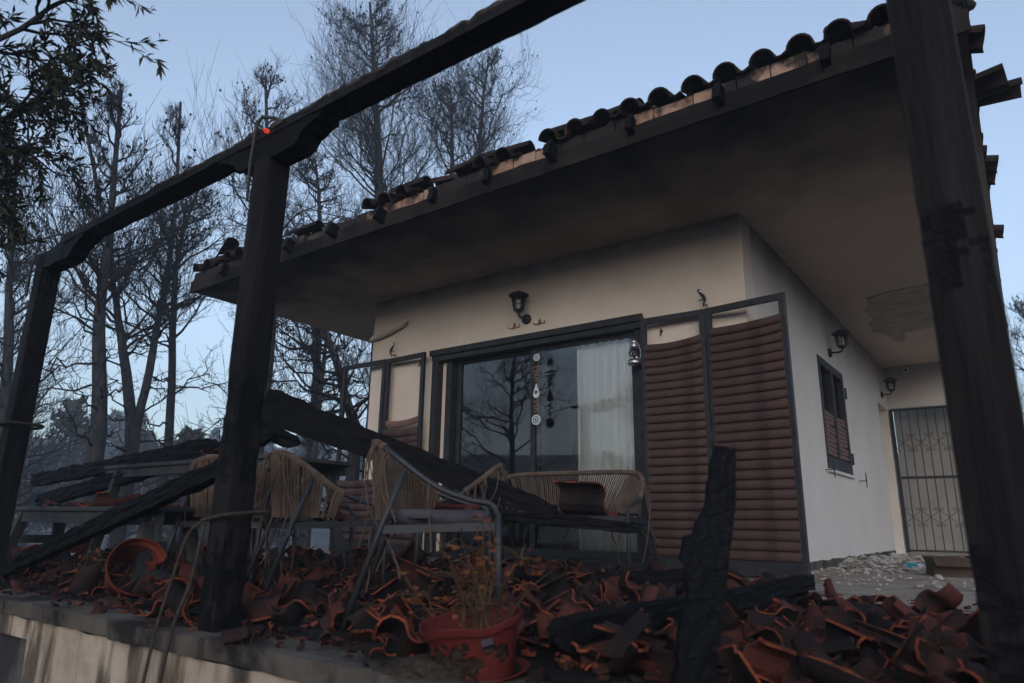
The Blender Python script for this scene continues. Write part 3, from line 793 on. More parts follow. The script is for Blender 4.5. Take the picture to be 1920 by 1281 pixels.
def bracket(x0, x1, seed):
    n = 26; poly_top, poly_bot = [], []
    for i in range(n + 1):
        u = i / n; x = x0 + (x1 - x0) * u
        e = min(u, 1 - u)
        b_ = 0.098 * (1 - sm(0.04, 0.26, e)) + (0.018 if 0.15 < e < 0.19 else 0)
        poly_bot.append((x, 2.112 + b_ + 0.012 * nz(x * 9, seed))); poly_top.append((x, 2.243 + 0.006 * nz(x * 7, seed + 3)))
    bb = MB(); V = []
    for (p, q) in zip(poly_bot, poly_top):
        for (y, e) in ((1.728, 0.6), (1.842, 1.2)):
            j = 0.008 * nz(p[0] * 8, y * 9, seed)
            V += [(p[0], y + j, p[1]), (p[0], y + j, q[1])]
    fs = []
    for i in range(n):
        a = i * 4; c = a + 4
        fs += [(a, c, c + 1, a + 1), (a + 2, a + 3, c + 3, c + 2), (a, a + 2, c + 2, c), (a + 1, c + 1, c + 3, a + 3)]
    fs += [(0, 1, 3, 2), (n * 4, n * 4 + 2, n * 4 + 3, n * 4 + 1)]
    bb.add(V, fs); return bb
for (x0, x1, s_) in ((-5.80, -4.90, 1), (-3.24, -2.42, 4), (-0.45, 0.37, 8)):
    P_(bracket(x0, x1, s_), 'bracket', M['char'])
# long beam, its top burnt away unevenly
def eaten_beam(p0, p1, w, h, seed, top=0.035, side=0.008, seg=0.02, ends=0.05, mats=(0, 1), taper=0.0):
    p0, p1 = Vector(p0), Vector(p1); d = p1 - p0; L = d.length; d.normalize()
    sd_ = d.cross(Vector((0, 0, 1))).normalized(); u = sd_.cross(d)
    per = []
    kk = 5
    for s in range(4):
        for i in range(kk):
            t = -1 + 2 * i / kk; per.append([(t, -1), (1, t), (-t, 1), (-1, -t)][s])
    m_ = len(per); n = max(4, int(L / seg)); bb = MB(); V = []
    for i in range(n + 1):
        s = L * i / n
        e = min(s, L - s); tap = (1 - taper * s / L) * 1 - 0.75 * max(0, 1 - e / max(ends, 1e-3)) ** 2
        tn = top * (0.9 * nz(s * 2.3 + seed, 1.0) + 0.5 * nz(s * 8 + seed, 2.0) + 0.34 * nz(s * 21 + seed, 5.0))
        for (a, c) in per:
            rr = side * (nz(s * 6 + seed, a * 2, c * 2) + 0.35 * nz(s * 19 + seed, a * 3, c * 3))
            px = a * (w / 2) * tap + a * rr; pz = c * (h / 2) * tap + c * rr
            if c > 0.5: pz += tn * (0.6 + 0.4 * nz(s * 9, a * 3 + seed)) - top * 0.35
            V.append(p0 + d * s + sd_ * px + u * pz)
    fs = {0: [], 1: []}
    for i in range(n):
        for j in range(m_):
            a, c = i * m_ + j, i * m_ + (j + 1) % m_
            t = 1 if per[j][1] >= 0.99 or (per[j][0] >= .99 and per[j][1] > .15) or (per[j][0] <= -.99 and per[j][1] > .35) else 0
            fs[t].append((a, c, c + m_, a + m_))
    bb.add(V, fs[0], mats[0])
    for f in fs[1]: bb.f.append(list(f)); bb.m.append(mats[1])
    bb.f.append([j for j in range(m_)][::-1]); bb.m.append(mats[0])
    bb.f.append([n * m_ + j for j in range(m_)]); bb.m.append(mats[0])
    return bb
P_(eaten_beam((-5.33, 1.785, 2.280), (0.55, 1.785, 2.285), 0.126, 0.082, 3.3, top=0.075, side=0.004, ends=0.06), 'beam', [M['post'], M['ash_wood']])
# bent steel straps at the post heads, one ember still alight
b = MB(); b.tube([(-2.905, 1.705, 1.90), (-2.905, 1.70, 2.10), (-2.90, 1.705, 2.33), (-2.88, 1.72, 2.37), (-2.83, 1.76, 2.365), (-2.80, 1.78, 2.34)], [.008, .010, .011, .011, .010, .008], 6); P_(b, 'strap', M['black_iron'])
b = MB(); b.tube([(-5.655, 1.705, 1.92), (-5.65, 1.70, 2.15), (-5.60, 1.71, 2.35), (-5.50, 1.76, 2.38), (-5.42, 1.78, 2.37)], [.009, .010, .009, .008, .006], 6); b.box((-5.655, 1.70, 2.05), (0.02, 0.012, 0.16)); P_(b, 'strap', M['grey_paint'])
b = MB(); b.lathe([(0, -.02), (.016, -.012), (.022, .002), (.012, .018), (0, .022)], (-2.815, 1.712, 2.26), 7); b.v = [(-2.815 + (x + 2.815) * .7, y, 2.26 + (z - 2.26) * .6) for x, y, z in b.v]; P_(b, 'ember', M['ember'])
b = MB(); b.prism([(0, 0), (.05, .012), (.09, .004), (.10, -.02), (.04, -.03), (.01, -.02)], (-2.80, 1.715, 2.29), (1, 0, 0), (0, 0, 1), (0, 1, 0), 0.02); P_(b, 'ash_flake', M['ash_wood'])

# ropes
def smooth_path(pts, n=6):
    pts = [Vector(p) for p in pts]; out = []
    P = [pts[0] * 2 - pts[1]] + pts + [pts[-1] * 2 - pts[-2]]
    for i in range(1, len(P) - 2):
        for k in range(n):
            t = k / n; a, b_, c, d = P[i - 1], P[i], P[i + 1], P[i + 2]
            out.append(0.5 * ((2 * b_) + (c - a) * t + (2 * a - 5 * b_ + 4 * c - d) * t * t + (3 * b_ - a - 3 * c + d) * t ** 3))
    out.append(pts[-1]); return out
b = MB()
b.tube(smooth_path([(-2.93, 1.900, 0.40), (-2.74, 1.897, 0.415), (-2.735, 1.705, 0.40), (-2.86, 1.698, 0.385), (-2.935, 1.695, 0.37), (-2.94, 1.80, 0.39), (-2.93, 1.895, 0.405)]), 0.008, 6)
b.tube(smooth_path([(-2.92, 1.69, 0.365), (-2.965, 1.66, 0.31), (-2.985, 1.63, 0.15), (-2.99, 1.59, -0.06), (-3.0, 1.57, -0.3), (-3.02, 1.56, -0.65), (-3.0, 1.57, -1.0)]), 0.007, 6)
b.tube(smooth_path([(-2.90, 1.69, 0.36), (-2.875, 1.67, 0.30), (-2.88, 1.65, 0.12), (-2.885, 1.60, -0.06), (-2.89, 1.575, -0.35), (-2.90, 1.565, -0.7), (-2.89, 1.57, -1.0)]), 0.008, 6)
tag(b.build('rope', M['cable']), 'frayed rope knotted round the middle post and hanging over the wall', 'rope')
b = MB(); b.tube(smooth_path([(-5.66, 1.70, 0.985), (-5.47, 1.70, 0.99), (-5.47, 1.90, 0.985), (-5.66, 1.90, 0.98), (-5.665, 1.70, 0.985), (-5.70, 1.64, 0.96), (-5.76, 1.58, 0.85), (-5.80, 1.5, 0.6), (-5.82, 1.46, 0.2)]), 0.011, 6)
tag(b.build('rope', M['cable']), 'rope tied once round the end post with a slack tail', 'rope')

# ------------------------------------------------------------------ fallen charred timbers
def timber(p0, p1, w, h, seed, label, top=0.02, side=0.012, ends=0.12, name='charred_beam', mats=None, cat='beam', taper=0.0):
    c = (Vector(p0) + Vector(p1)) / 2
    bb = eaten_beam(Vector(p0) - c, Vector(p1) - c, w, h, seed, top, side, 0.022, ends, taper=taper)
    o = bb.build(name, mats or [M['char'], M['char']]); o.location = c
    return tag(o, label, cat)
timber((-4.58, 3.02, 1.235), (-2.72, 4.27, 0.455), 0.12, 0.27, 2.2, 'thick charred beam slanting down from the middle post onto the rope sofa', top=0.05, side=0.010, ends=0.03, taper=0.5)
timber((-4.62, 2.98, 1.06), (-4.30, 3.18, 0.93), 0.10, 0.12, 6.2, 'short burnt beam stub under the upper end of the thick charred beam', top=0.05, side=0.02, ends=0.1)
timber((-8.0, 2.78, 0.72), (-4.95, 2.92, 0.93), 0.09, 0.13, 12.2, 'charred rafter lying along the back of the grey table', top=0.03)
timber((-7.35, 2.62, 0.50), (-4.35, 2.98, 0.98), 0.085, 0.12, 22.7, 'charred rafter rising across the grey table to the middle post', top=0.025)
timber((-6.15, 1.99, -0.05), (-3.15, 2.06, 0.71), 0.075, 0.10, 32.1, 'long thin charred rafter propped aslant over the grey bench', top=0.02)
timber((-1.27, 1.95, 0.035), (-0.93, 3.82, 0.125), 0.09, 0.105, 41.4, 'straight charred rafter lying on the tiles in front of the brown shutter', top=0.016, side=0.006, ends=.05, taper=.35)
timber((-1.98, 3.35, 0.07), (-1.42, 3.75, 0.12), 0.11, 0.11, 47.0, 'short thick charred log between the rope sofa and the brown shutter', top=0.03)
timber((-2.45, 3.5, 0.04), (-2.05, 3.1, 0.10), 0.07, 0.08, 49.0, 'stubby piece of charcoal in front of the rope sofa', top=0.03, ends=.08)
timber((-3.2, 3.3, 0.48), (-1.95, 4.0, 0.36), 0.06, 0.07, 53.0, 'thin burnt batten lying across the front of the rope sofa seat', top=0.02)
# upright splintered plank in the foreground
def plank():
    n = 60; bb = MB(); V = []
    p0, p1 = Vector((-0.835, 1.97, -0.16)), Vector((-0.70, 1.99, 0.605)); d = (p1 - p0); L = d.length; d.normalize()
    sdv = Vector((0.80, 0.60, 0)); sdv = (sdv - d * sdv.dot(d)).normalized(); th = d.cross(sdv)
    kx = 8
    for i in range(n + 1):
        s = i / n
        wl = 0.062 * (1 - sm(0.52, 0.9, s) * 0.55) * (1 - 0.3 * sm(.93, 1, s)) + 0.012 * nz(s * 7, 3) + 0.008 * nz(s * 22, 6) + (0.022 if 0.55 < s < 0.66 else 0) - (0.012 if .40 < s < .5 else 0)
        wr = 0.050 * (1 - 0.35 * sm(0.8, 1, s)) + 0.003 * nz(s * 9, 8)
        for (t) in (-1, 1):
            for k in range(kx + 1):
                u = k / kx; x = -wl + (wl + wr) * u
                crack = 0.003 * nz(u * 5, s * 18, t) + 0.002 * nz(u * 11, s * 50, t)
                V.append(p0 + d * (L * s + 0.02 * nz(u * 6, 4) * (s > .97)) + sdv * x + th * (t * (0.021 + crack)))
    m_ = 2 * (kx + 1); ring = list(range(kx + 1)) + list(range(2 * kx + 1, kx, -1))
    fs = []
    for i in range(n):
        for k in range(m_):
            a, c = ring[k], ring[(k + 1) % m_]
            fs.append((i * m_ + a, i * m_ + c, (i + 1) * m_ + c, (i + 1) * m_ + a))
    fs.append(tuple(n * m_ + a for a in ring)); fs.append(tuple(a for a in ring[::-1]))
    bb.add(V, fs)
    tag(bb.build('charred_plank', M['char_long']), 'splintered charred plank standing upright in the broken tiles before the brown shutter', 'plank')
plank()

# ------------------------------------------------------------------ rope chairs and sofa
def rope_seat(name, label, loc, rz, W=0.29, strands=64, rr_=0.0078, keep=lambda u: True, loose=14, seed=1, cushion=False, group=None, cat='chair', tilt=(0, 0), backh=0.80):
    rnd = random.Random(seed)
    root = empty(name, loc, rz); root.rotation_euler = (tilt[0], tilt[1], rz)
    tag(root, label, cat, group)
    s = backh / 0.80
    half = [(W, 0.27, 0.47), (W, 0.24, 0.515), (W - .005, 0.14, 0.535), (W - .01, 0.0, 0.585), (W - .035, -0.14, 0.68), (W - .09, -0.245, 0.76), (W - .19, -0.295, 0.793)]
    if W > 0.4: half += [(W * 0.35, -0.31, 0.80)]
    half = [(x, y, z * s if z > .5 else z) for x, y, z in half]
    path = half + [(0, -0.312, 0.80 * s)] + [(-x, y, z) for x, y, z in half[::-1]]
    rail = smooth_path(path, 8)
    b = MB(); b.tube(rail, 0.0135, 8); b.build('arm_rail', M['tube'], root, smooth=True)
    for sx in (-1, 1):
        b = MB(); b.tube([(sx * (W + .01), 0.285, 0.0), (sx * W, 0.272, 0.475)], 0.0135, 8); b.build('leg', M['tube'], root, smooth=True)
        b = MB(); b.tube([(sx * (W - .012), -0.37, 0.0), (sx * (W - .03), -0.235, 0.42), (sx * (W - .032), -0.15, 0.66 * s)], 0.0135, 8); b.build('leg', M['tube'], root, smooth=True)
    b = MB(); q = [(W - .02, 0.262, 0.42), (-(W - .02), 0.262, 0.42), (-(W - .035), -0.23, 0.40), (W - .035, -0.23, 0.40)]
    for i in range(4): b.bar(q[i], q[(i + 1) % 4], 0.018, 0.035)
    b.build('seat_frame', M['tube'], root)
    # lower back rail follows the shell
    def low(t):                                 # t -1..1
        a = t * 1.35; return Vector((math.sin(a) * (W - .03) / math.sin(1.35), -0.27 + 0.26 * (1 - math.cos(a)) / (1 - math.cos(1.35)) * 0.95, 0.455))
    b = MB(); b.tube([low(-1 + 2 * i / 30) for i in range(31)], 0.010, 6); b.build('back_rail', M['tube'], root, smooth=True)
    b = MB()
    nx_, ny_ = 10, 7
    V = [(-(W - .04) + 2 * (W - .04) * i / nx_, -0.21 + 0.45 * j / ny_, 0.425 - 0.03 * math.sin(math.pi * i / nx_) * math.sin(math.pi * j / ny_) + .004 * nz(i, j, seed)) for j in range(ny_ + 1) for i in range(nx_ + 1)]
    b.add(V, [(j * (nx_ + 1) + i, j * (nx_ + 1) + i + 1, (j + 1) * (nx_ + 1) + i + 1, (j + 1) * (nx_ + 1) + i) for j in range(ny_) for i in range(nx_)])
    o = b.build('seat', M['ash'], root); mod = o.modifiers.new('solid', 'SOLIDIFY'); mod.thickness = 0.012
    # woven back: strands from the top rail to the lower rail
    n = len(rail); idx = [i for i in range(n) if rail[i].y < 0.03]; i0, i1 = idx[0], idx[-1]
    b = MB(); wraps = []
    for k in range(strands):
        u = k / (strands - 1); f = i0 + (i1 - i0) * u; i = int(f); t = f - i
        top = rail[i].lerp(rail[min(i + 1, n - 1)], t)
        # rail runs from +x to -x
        l = low(1 - 2 * u)
        if not keep(u): continue
        out = Vector((top.x, top.y, 0)).normalized() * 0.012
        mid = (top + l) / 2 + out * 0.6 + Vector((rnd.uniform(-.003, .003), rnd.uniform(-.003, .003), 0))
        b.tube([top + out + Vector((0, 0, .008)), mid, l + out * 0.8 - Vector((0, 0, .012))], rr_, 5)
        if W < .5 and abs(u - .5) < .49: b.tube([top - out * .8 + Vector((0, 0, .006)), (top + l) / 2 - out * 0.3, l - out * .6 - Vector((0, 0, .008))], rr_ * .85, 4)
        wraps.append(i)
    tag(b.build('woven_back', M['rope'], root), kind='stuff')
    b = MB(); w0, w1 = min(wraps), max(wraps)
    seg = [p + Vector((0, 0, 0.0015 * math.sin(i * 2.1))) for i, p in enumerate(rail[w0:w1 + 1])]
    b.tube(seg, [0.0195 + 0.0015 * math.sin(i * 2.9) for i in range(len(seg))], 8); b.build('rail_wrapping', M['rope'], root)
    b = MB()
    for k in range(loose):                      # snapped cords
        u = rnd.uniform(0.05, 0.95); p = rail[int(i0 + (i1 - i0) * u)]
        outd = Vector((p.x, p.y * 1.2, 0)).normalized()
        L = rnd.uniform(0.15, 0.5); sw = rnd.uniform(-.12, .12); sd2 = Vector((-outd.y, outd.x, 0))
        start = p + outd * .02 if rnd.random() < .5 else low(1 - 2 * u) + outd * .01
        b.tube(smooth_path([start, start + outd * .03 + sd2 * sw * .2 + Vector((0, 0, -.25 * L)), start + outd * .02 + sd2 * sw + Vector((0, 0, -.7 * L)), start + outd * rnd.uniform(-.05, .09) + sd2 * sw * 1.5 + Vector((0, 0, -L))], 4), 0.0036, 4)
    if loose: tag(b.build('loose_cord', M['rope'], root), kind='stuff')
    if cushion:
        b = MB(); V = []; nn = 12
        for (zz, e) in ((0.43, 0.94), (0.445, 1.0), (0.475, 1.0), (0.49, 0.93)):
            for k in range(4 * nn):
                t = k / nn; sdx = int(t); f = t - sdx
                u, v = [(-1 + 2 * f, -1), (1, -1 + 2 * f), (1 - 2 * f, 1), (-1, 1 - 2 * f)][sdx]
                V.append((u * (W - .06) * e, 0.03 + v * 0.2 * e, zz + .006 * nz(u * 3, v * 3, seed)))
        m_ = 4 * nn; fs = [(j * m_ + i, j * m_ + (i + 1) % m_, (j + 1) * m_ + (i + 1) % m_, (j + 1) * m_ + i) for j in range(3) for i in range(m_)]
        fs.append(tuple(3 * m_ + i for i in range(m_))); b.add(V, fs)
        o = b.build('seat_pad', M['cloth'], root, smooth=True)
    return root
def face(dx, dy): return math.atan2(-dx, dy)
G_CH = 'rope armchairs round the burnt terrace table'
rope_seat('rope_armchair', 'rope armchair with snapped cords and a lavender seat pad, next to the rope sofa', (-2.30, 2.52, -0.055), face(0.74, 0.67), seed=3, cushion=True, loose=13, keep=lambda u: u > 0.36 or (u > .25 and random.random() < .2), group=G_CH)
rope_seat('rope_armchair', 'rope armchair with tile shards on its seat beside the middle post', (-3.34, 2.68, -0.05), face(0.38, 0.92), seed=5, loose=12, keep=lambda u: u > 0.40 or random.random() < .5, group=G_CH)
rope_seat('rope_armchair', 'rope armchair half hidden behind the middle post', (-4.12, 2.62, -0.055), face(-0.55, 0.83), seed=8, loose=12, keep=lambda u: random.random() < .9, group=G_CH)
rope_seat('rope_armchair', 'rope armchair with ragged hanging cords behind the thick fallen beam', (-3.42, 3.98, -0.045), face(-0.75, -0.66), seed=12, loose=40, keep=lambda u: random.random() < .45, group=G_CH, backh=0.84)
rope_seat('rope_armchair', 'rope armchair far behind the grey table', (-6.1, 3.75, -0.06), face(0.2, -0.97), seed=15, loose=10, strands=40, keep=lambda u: random.random() < .8, group=G_CH)
rope_seat('rope_sofa', 'two-seat rope sofa with a torn end standing before the glass door', (-2.88, 4.47, 0.0), face(0.10, -0.99), W=0.68, strands=128, rr_=0.0052, seed=21, loose=16, keep=lambda u: (u > 0.30) or (random.random() < .45), cat='sofa', backh=0.775)
# ------------------------------------------------------------------ table and bench
def trestle(name, label, cat, x0, x1, y0, y1, zt, thick, apron, spread):
    c = ((x0 + x1) / 2, (y0 + y1) / 2, TZ); r = empty(name, c); tag(r, label, cat)
    hx, hy, h = (x1 - x0) / 2, (y1 - y0) / 2, zt - TZ
    b = MB(); b.span((-hx, -hy, h - thick), (hx, hy, h)); b.build('seat' if cat == 'bench' else 'table_top', M['grey_paint'], r, bevel=0.006)
    for sy in (-1, 1):
        b = MB(); b.span((-hx + .02, sy * (hy - .03) - .012, h - thick - apron), (hx - .02, sy * (hy - .03) + .012, h - thick - .0015)); b.build('apron', M['grey_paint'], r, bevel=0.004)
        for sx in (-1, 1):
            b = MB(); b.bar((sx * (hx - .22), sy * (hy - .045), h - thick - .002), (sx * (hx - .22 + spread), sy * (hy + .03), 0.0), 0.05, 0.075, (0, 1, 0)); b.build('leg', M['grey_paint'], r, bevel=0.004)
    for sx in (-1, 1):
        b = MB(); b.bar((sx * (hx - .2), -hy + .05, h * .55), (sx * (hx - .2), hy - .05, h * .55), 0.04, 0.06); b.build('cross_rail', M['grey_paint'], r)
    for xx in (hx - .1, hx - .26, -hx + .12):
        b = MB(); b.lathe([(0, -.006), (.010, -.004), (.012, 0)], (xx, -hy + .018, h - thick - apron * .5), 8, 'y'); b.build('bolt', M['silver'], r)
    return r
trestle('bench', 'grey metal bench strewn with red tile shards in front of the table', 'bench', -6.45, -4.12, 2.12, 2.45, 0.445, 0.03, 0.08, 0.14)
trestle('terrace_table', 'grey metal terrace table loaded with fallen tiles and charred rafters', 'table', -6.35, -4.0, 2.72, 3.45, 0.80, 0.03, 0.07, 0.16)

# ------------------------------------------------------------------ plant pots
def pot(name, label, loc, rot, r0, r1, h, holes, mat, seed, plants=True):
    root = empty(name, loc); root.rotation_euler = rot; tag(root, label, 'plant pot')
    n, m_ = 84, 34; V = []; prof = []
    for j in range(m_ + 1):
        t = j / m_; r = r0 + (r1 - r0) * t
        if t > 0.84: r += 0.012
        prof.append((r, t * h))
    for j, (r, z) in enumerate(prof):
        for i in range(n):
            a = 2 * math.pi * i / n
            w = 1 + 0.05 * nz(math.cos(a) * 1.3 + seed, math.sin(a) * 1.3, z * 4) + 0.02 * nz(math.cos(a) * 4, math.sin(a) * 4, z * 14)
            zz = z - (0.035 * max(0, nz(math.cos(a) * 1.1, math.sin(a) * 1.1, seed + 4)) * (j / m_) ** 2)
            V.append((math.cos(a) * r * w, math.sin(a) * r * w, zz))
    fs = []
    for j in range(m_):
        for i in range(n):
            a = 2 * math.pi * (i + .5) / n; z = (j + .5) / m_
            hole = False
            for (ha, hz, rr) in holes:
                da = (a - ha + math.pi) % (2 * math.pi) - math.pi
                if (da * 0.9) ** 2 + ((z - hz) * 1.0) ** 2 < (rr * (1 + .5 * nz(a * 2.2, z * 4, seed) + .45 * nz(a * 7, z * 11, seed + 2))) ** 2: hole = True
            if not hole: fs.append((j * n + i, j * n + (i + 1) % n, (j + 1) * n + (i + 1) % n, (j + 1) * n + i))
    b = MB(); b.add(V, fs); o = b.build('pot_body', mat, root, smooth=True)
    sm_ = o.modifiers.new('solid', 'SOLIDIFY'); sm_.thickness = 0.005
    if not plants: return root
    b = MB(); b.lathe([(0, h * .62), (r0 * .8, h * .60), (r0 + (r1 - r0) * .6 - .012, h * .52), (r0 * .9, h * .04), (0, h * .03)], n=18)
    V2 = [(x + .012 * nz(x * 20, y * 20, z * 20), y + .012 * nz(x * 20, y * 20, z * 20 + 5), z + .016 * nz(x * 22, y * 22, 9)) for x, y, z in b.v]; b.v = V2
    b.build('soil', M['soil'], root)
    return root
P1 = pot('plant_pot', 'split red plastic plant pot spilling soil on its saucer', (-1.48, 1.84, -0.085), (0.12, -0.08, 0), 0.12, 0.158, 0.175, [(4.5, .28, .36), (4.95, .34, .30), (5.3, .30, .2), (5.75, .58, .10), (6.1, .42, .15), (5.25, .64, .08), (4.7, .68, .07)], M['plastic_red'], 2)
b = MB(); b.lathe([(0, 0.0), (.13, 0.0), (.165, .028), (.172, .030), (.168, .034), (.128, .006), (0, .006)], n=36)
sc = b.build('saucer', M['plastic_red'], P1, smooth=True); sc.location = (0, 0, -0.018)
b = MB(); b.add([(0, 0, 0), (.035, .004, .004), (.032, .01, .036), (.016, .006, .042), (-.004, .002, .03)], [(0, 1, 2, 3, 4)]); st = b.build('paper_label', M['cloth'], P1); st.location = (.118, -.101, .112); st.rotation_euler = (-.22, 0, .80)
# spilled soil
b = MB(); V = []; nn = 16
for j in range(6):
    for i in range(nn):
        a = 2 * math.pi * i / nn; r = 0.15 * j / 5 * (1 + .25 * nz(math.cos(a), math.sin(a), 2)); V.append((r * math.cos(a) * 1.2, r * math.sin(a) * .8, .055 * (1 - (j / 5) ** 1.4) + .012 * nz(r * 30, a * 3)))
b.add(V, [(j * nn + i, j * nn + (i + 1) % nn, (j + 1) * nn + (i + 1) % nn, (j + 1) * nn + i) for j in range(5) for i in range(nn)])
o = b.build('spilled_soil', M['soil']); o.location = (-1.60, 1.74, TZ + .002); tag(o, kind='stuff', label='dry soil spilled from the split red pot', cat='soil')
def dead_plant(root, z0, n, height, seed, spread=0.35, leaves=60, name='dead_plant'):
    rnd = random.Random(seed); tips = []
    for k in range(n):
        a = rnd.uniform(0, 6.28); L = height * rnd.uniform(.55, 1.0)
        d = Vector((math.cos(a) * spread * rnd.uniform(.2, 1), math.sin(a) * spread * rnd.uniform(.2, 1), 1)).normalized()
        p = Vector((rnd.uniform(-.05, .05), rnd.uniform(-.05, .05), z0)); pts = [p.copy()]
        for i in range(6):
            d = (d + Vector((rnd.uniform(-.22, .22), rnd.uniform(-.22, .22), rnd.uniform(-.1, .1)))).normalized(); p = p + d * L / 6; pts.append(p.copy())
        b = MB(); b.tube(smooth_path(pts, 3), [max(.0018, .0075 * (1 - i / 22)) for i in range(19)], 6)
        for t in range(rnd.randint(3, 7)):
            q = pts[rnd.randint(2, 6)]; dd = Vector((rnd.uniform(-1, 1), rnd.uniform(-1, 1), rnd.uniform(-.3, .7))).normalized() * rnd.uniform(.04, .13)
            b.tube([q, q + dd * .5 + Vector((0, 0, .008)), q + dd], [.0032, .0024, .0012], 4); tips.append(q + dd)
        b.build('stem', M['stem'], root)
        tips += pts[3:]
    b = MB()
    for t in range(leaves):
        c = rnd.choice(tips) + Vector((rnd.uniform(-.025, .025), rnd.uniform(-.025, .025), rnd.uniform(-.03, .02))); s = rnd.uniform(.007, .017)
        rot = Matrix.Rotation(rnd.uniform(0, 6.28), 3, 'Z') @ Matrix.Rotation(rnd.uniform(0, 3.1), 3, 'X')
        q = [(-1, 0, 0), (-.3, .55, .25), (.6, .45, -.1), (1.1, 0, .25), (.5, -.5, .2), (-.4, -.5, -.1), (0, 0, -.15)]
        b.add([c + rot @ (Vector(v) * s) for v in q], [(0, 1, 6), (1, 2, 6), (2, 3, 6), (3, 4, 6), (4, 5, 6), (5, 0, 6)])
    tag(b.build('dry_leaves', M['dead_leaf'], root), kind='stuff')
dp = empty('dead_plant', (-1.46, 1.84, 0.06)); tag(dp, 'scorched plant with curled orange leaves in the split red pot', 'plant')
dead_plant(dp, -.03, 9, 0.38, 4, spread=.9, leaves=80)
dp2 = empty('dead_plant', (-1.75, 1.98, -0.06)); tag(dp2, 'withered brown shrub fallen over beside the split red pot', 'plant')
dead_plant(dp2, 0.0, 9, 0.40, 14, spread=1.1, leaves=120)
P2 = pot('plant_pot', 'melted orange-red plant pot lying on its side near the wall edge', (-4.30, 2.05, 0.03), (0.5, 1.15, 0.4), 0.10, 0.15, 0.24, [(1.2, .8, .4), (2.2, .55, .25), (4.5, .5, .2)], M['terracotta'], 7, plants=False)
dp3 = empty('dead_plant', (-4.62, 2.0, -0.06)); tag(dp3, 'dry grey plant stalks beside the melted orange-red pot', 'plant'); dead_plant(dp3, 0.0, 7, 0.3, 34, spread=.9, leaves=40)
# red bucket under the bench
b = empty('bucket', (-6.55, 2.75, TZ)); tag(b, 'red bucket with a pale band standing behind the grey bench', 'bucket')
q = MB(); q.lathe([(0, 0.0), (.11, 0), (.12, .1), (.135, .27), (.142, .275), (.130, .272), (.115, .1), (0, .01)], n=24); q.build('bucket_body', M['plastic_red'], b, smooth=True)
q = MB(); q.lathe([(.1235, .115), (.130, .165), (.1285, .165), (.122, .115)], n=24); q.build('band', M['white'], b, smooth=True)
q = MB(); q.tube(smooth_path([(.135, 0, .26), (.11, .06, .33), (0, .09, .36), (-.11, .06, .33), (-.135, 0, .26)]), .004, 5); q.build('handle', M['black_iron'], b)
# ------------------------------------------------------------------ rubble of roof tiles
def floor_z(x, y): return 0.0 if y > 4.12 else TZ
def mound(x, y):
    e = sm(1.72, 2.15, y) * (1 - sm(4.0, 4.75, y))
    e *= 1 - sm(-1.5, -0.9, x) * sm(3.9, 4.35, y)
    h = 0.012 + 0.02 * (nz(x * 0.9, y * 0.9, 1) + .5) + 0.012 * math.exp(-((x + 0.5) ** 2 / 1.0 + (y - 3.1) ** 2 / 0.7)) + 0.04 * math.exp(-((x + 2.7) ** 2 / 1.2 + (y - 3.3) ** 2 / .5)) + 0.03 * math.exp(-((x + 4.9) ** 2 / 2 + (y - 2.6) ** 2 / .4))
    return max(0.0, h * e)
def surf(x, y): return floor_z(x, y) + mound(x, y)
nx_, ny_ = 260, 86
V = []
for j in range(ny_):
    for i in range(nx_):
        x = -8.2 + 11.3 * i / (nx_ - 1); y = 1.74 + 3.1 * j / (ny_ - 1); h = mound(x, y)
        z = TZ + h + (0.08 * sm(4.02, 4.16, y)) + (0.022 * nz(x * 6, y * 6) + 0.014 * nz(x * 17, y * 17, 4)) * min(1, h * 18) - 0.006 * (h < 0.012)
        V.append((x, y, z))
i = np.arange(nx_ * ny_).reshape(ny_, nx_)
F = np.stack([i[:-1, :-1], i[:-1, 1:], i[1:, 1:], i[1:, :-1]], -1).reshape(-1, 4)
keep = np.array([max(mound(V[k][0], V[k][1]) for k in f) > 0.006 for f in F])
tag(link('ash_debris', np_mesh('ash_debris', np.array(V), [F[keep]], M['ash'])), 'black ash and crumbled char under the broken tiles', 'ash', kind='stuff')

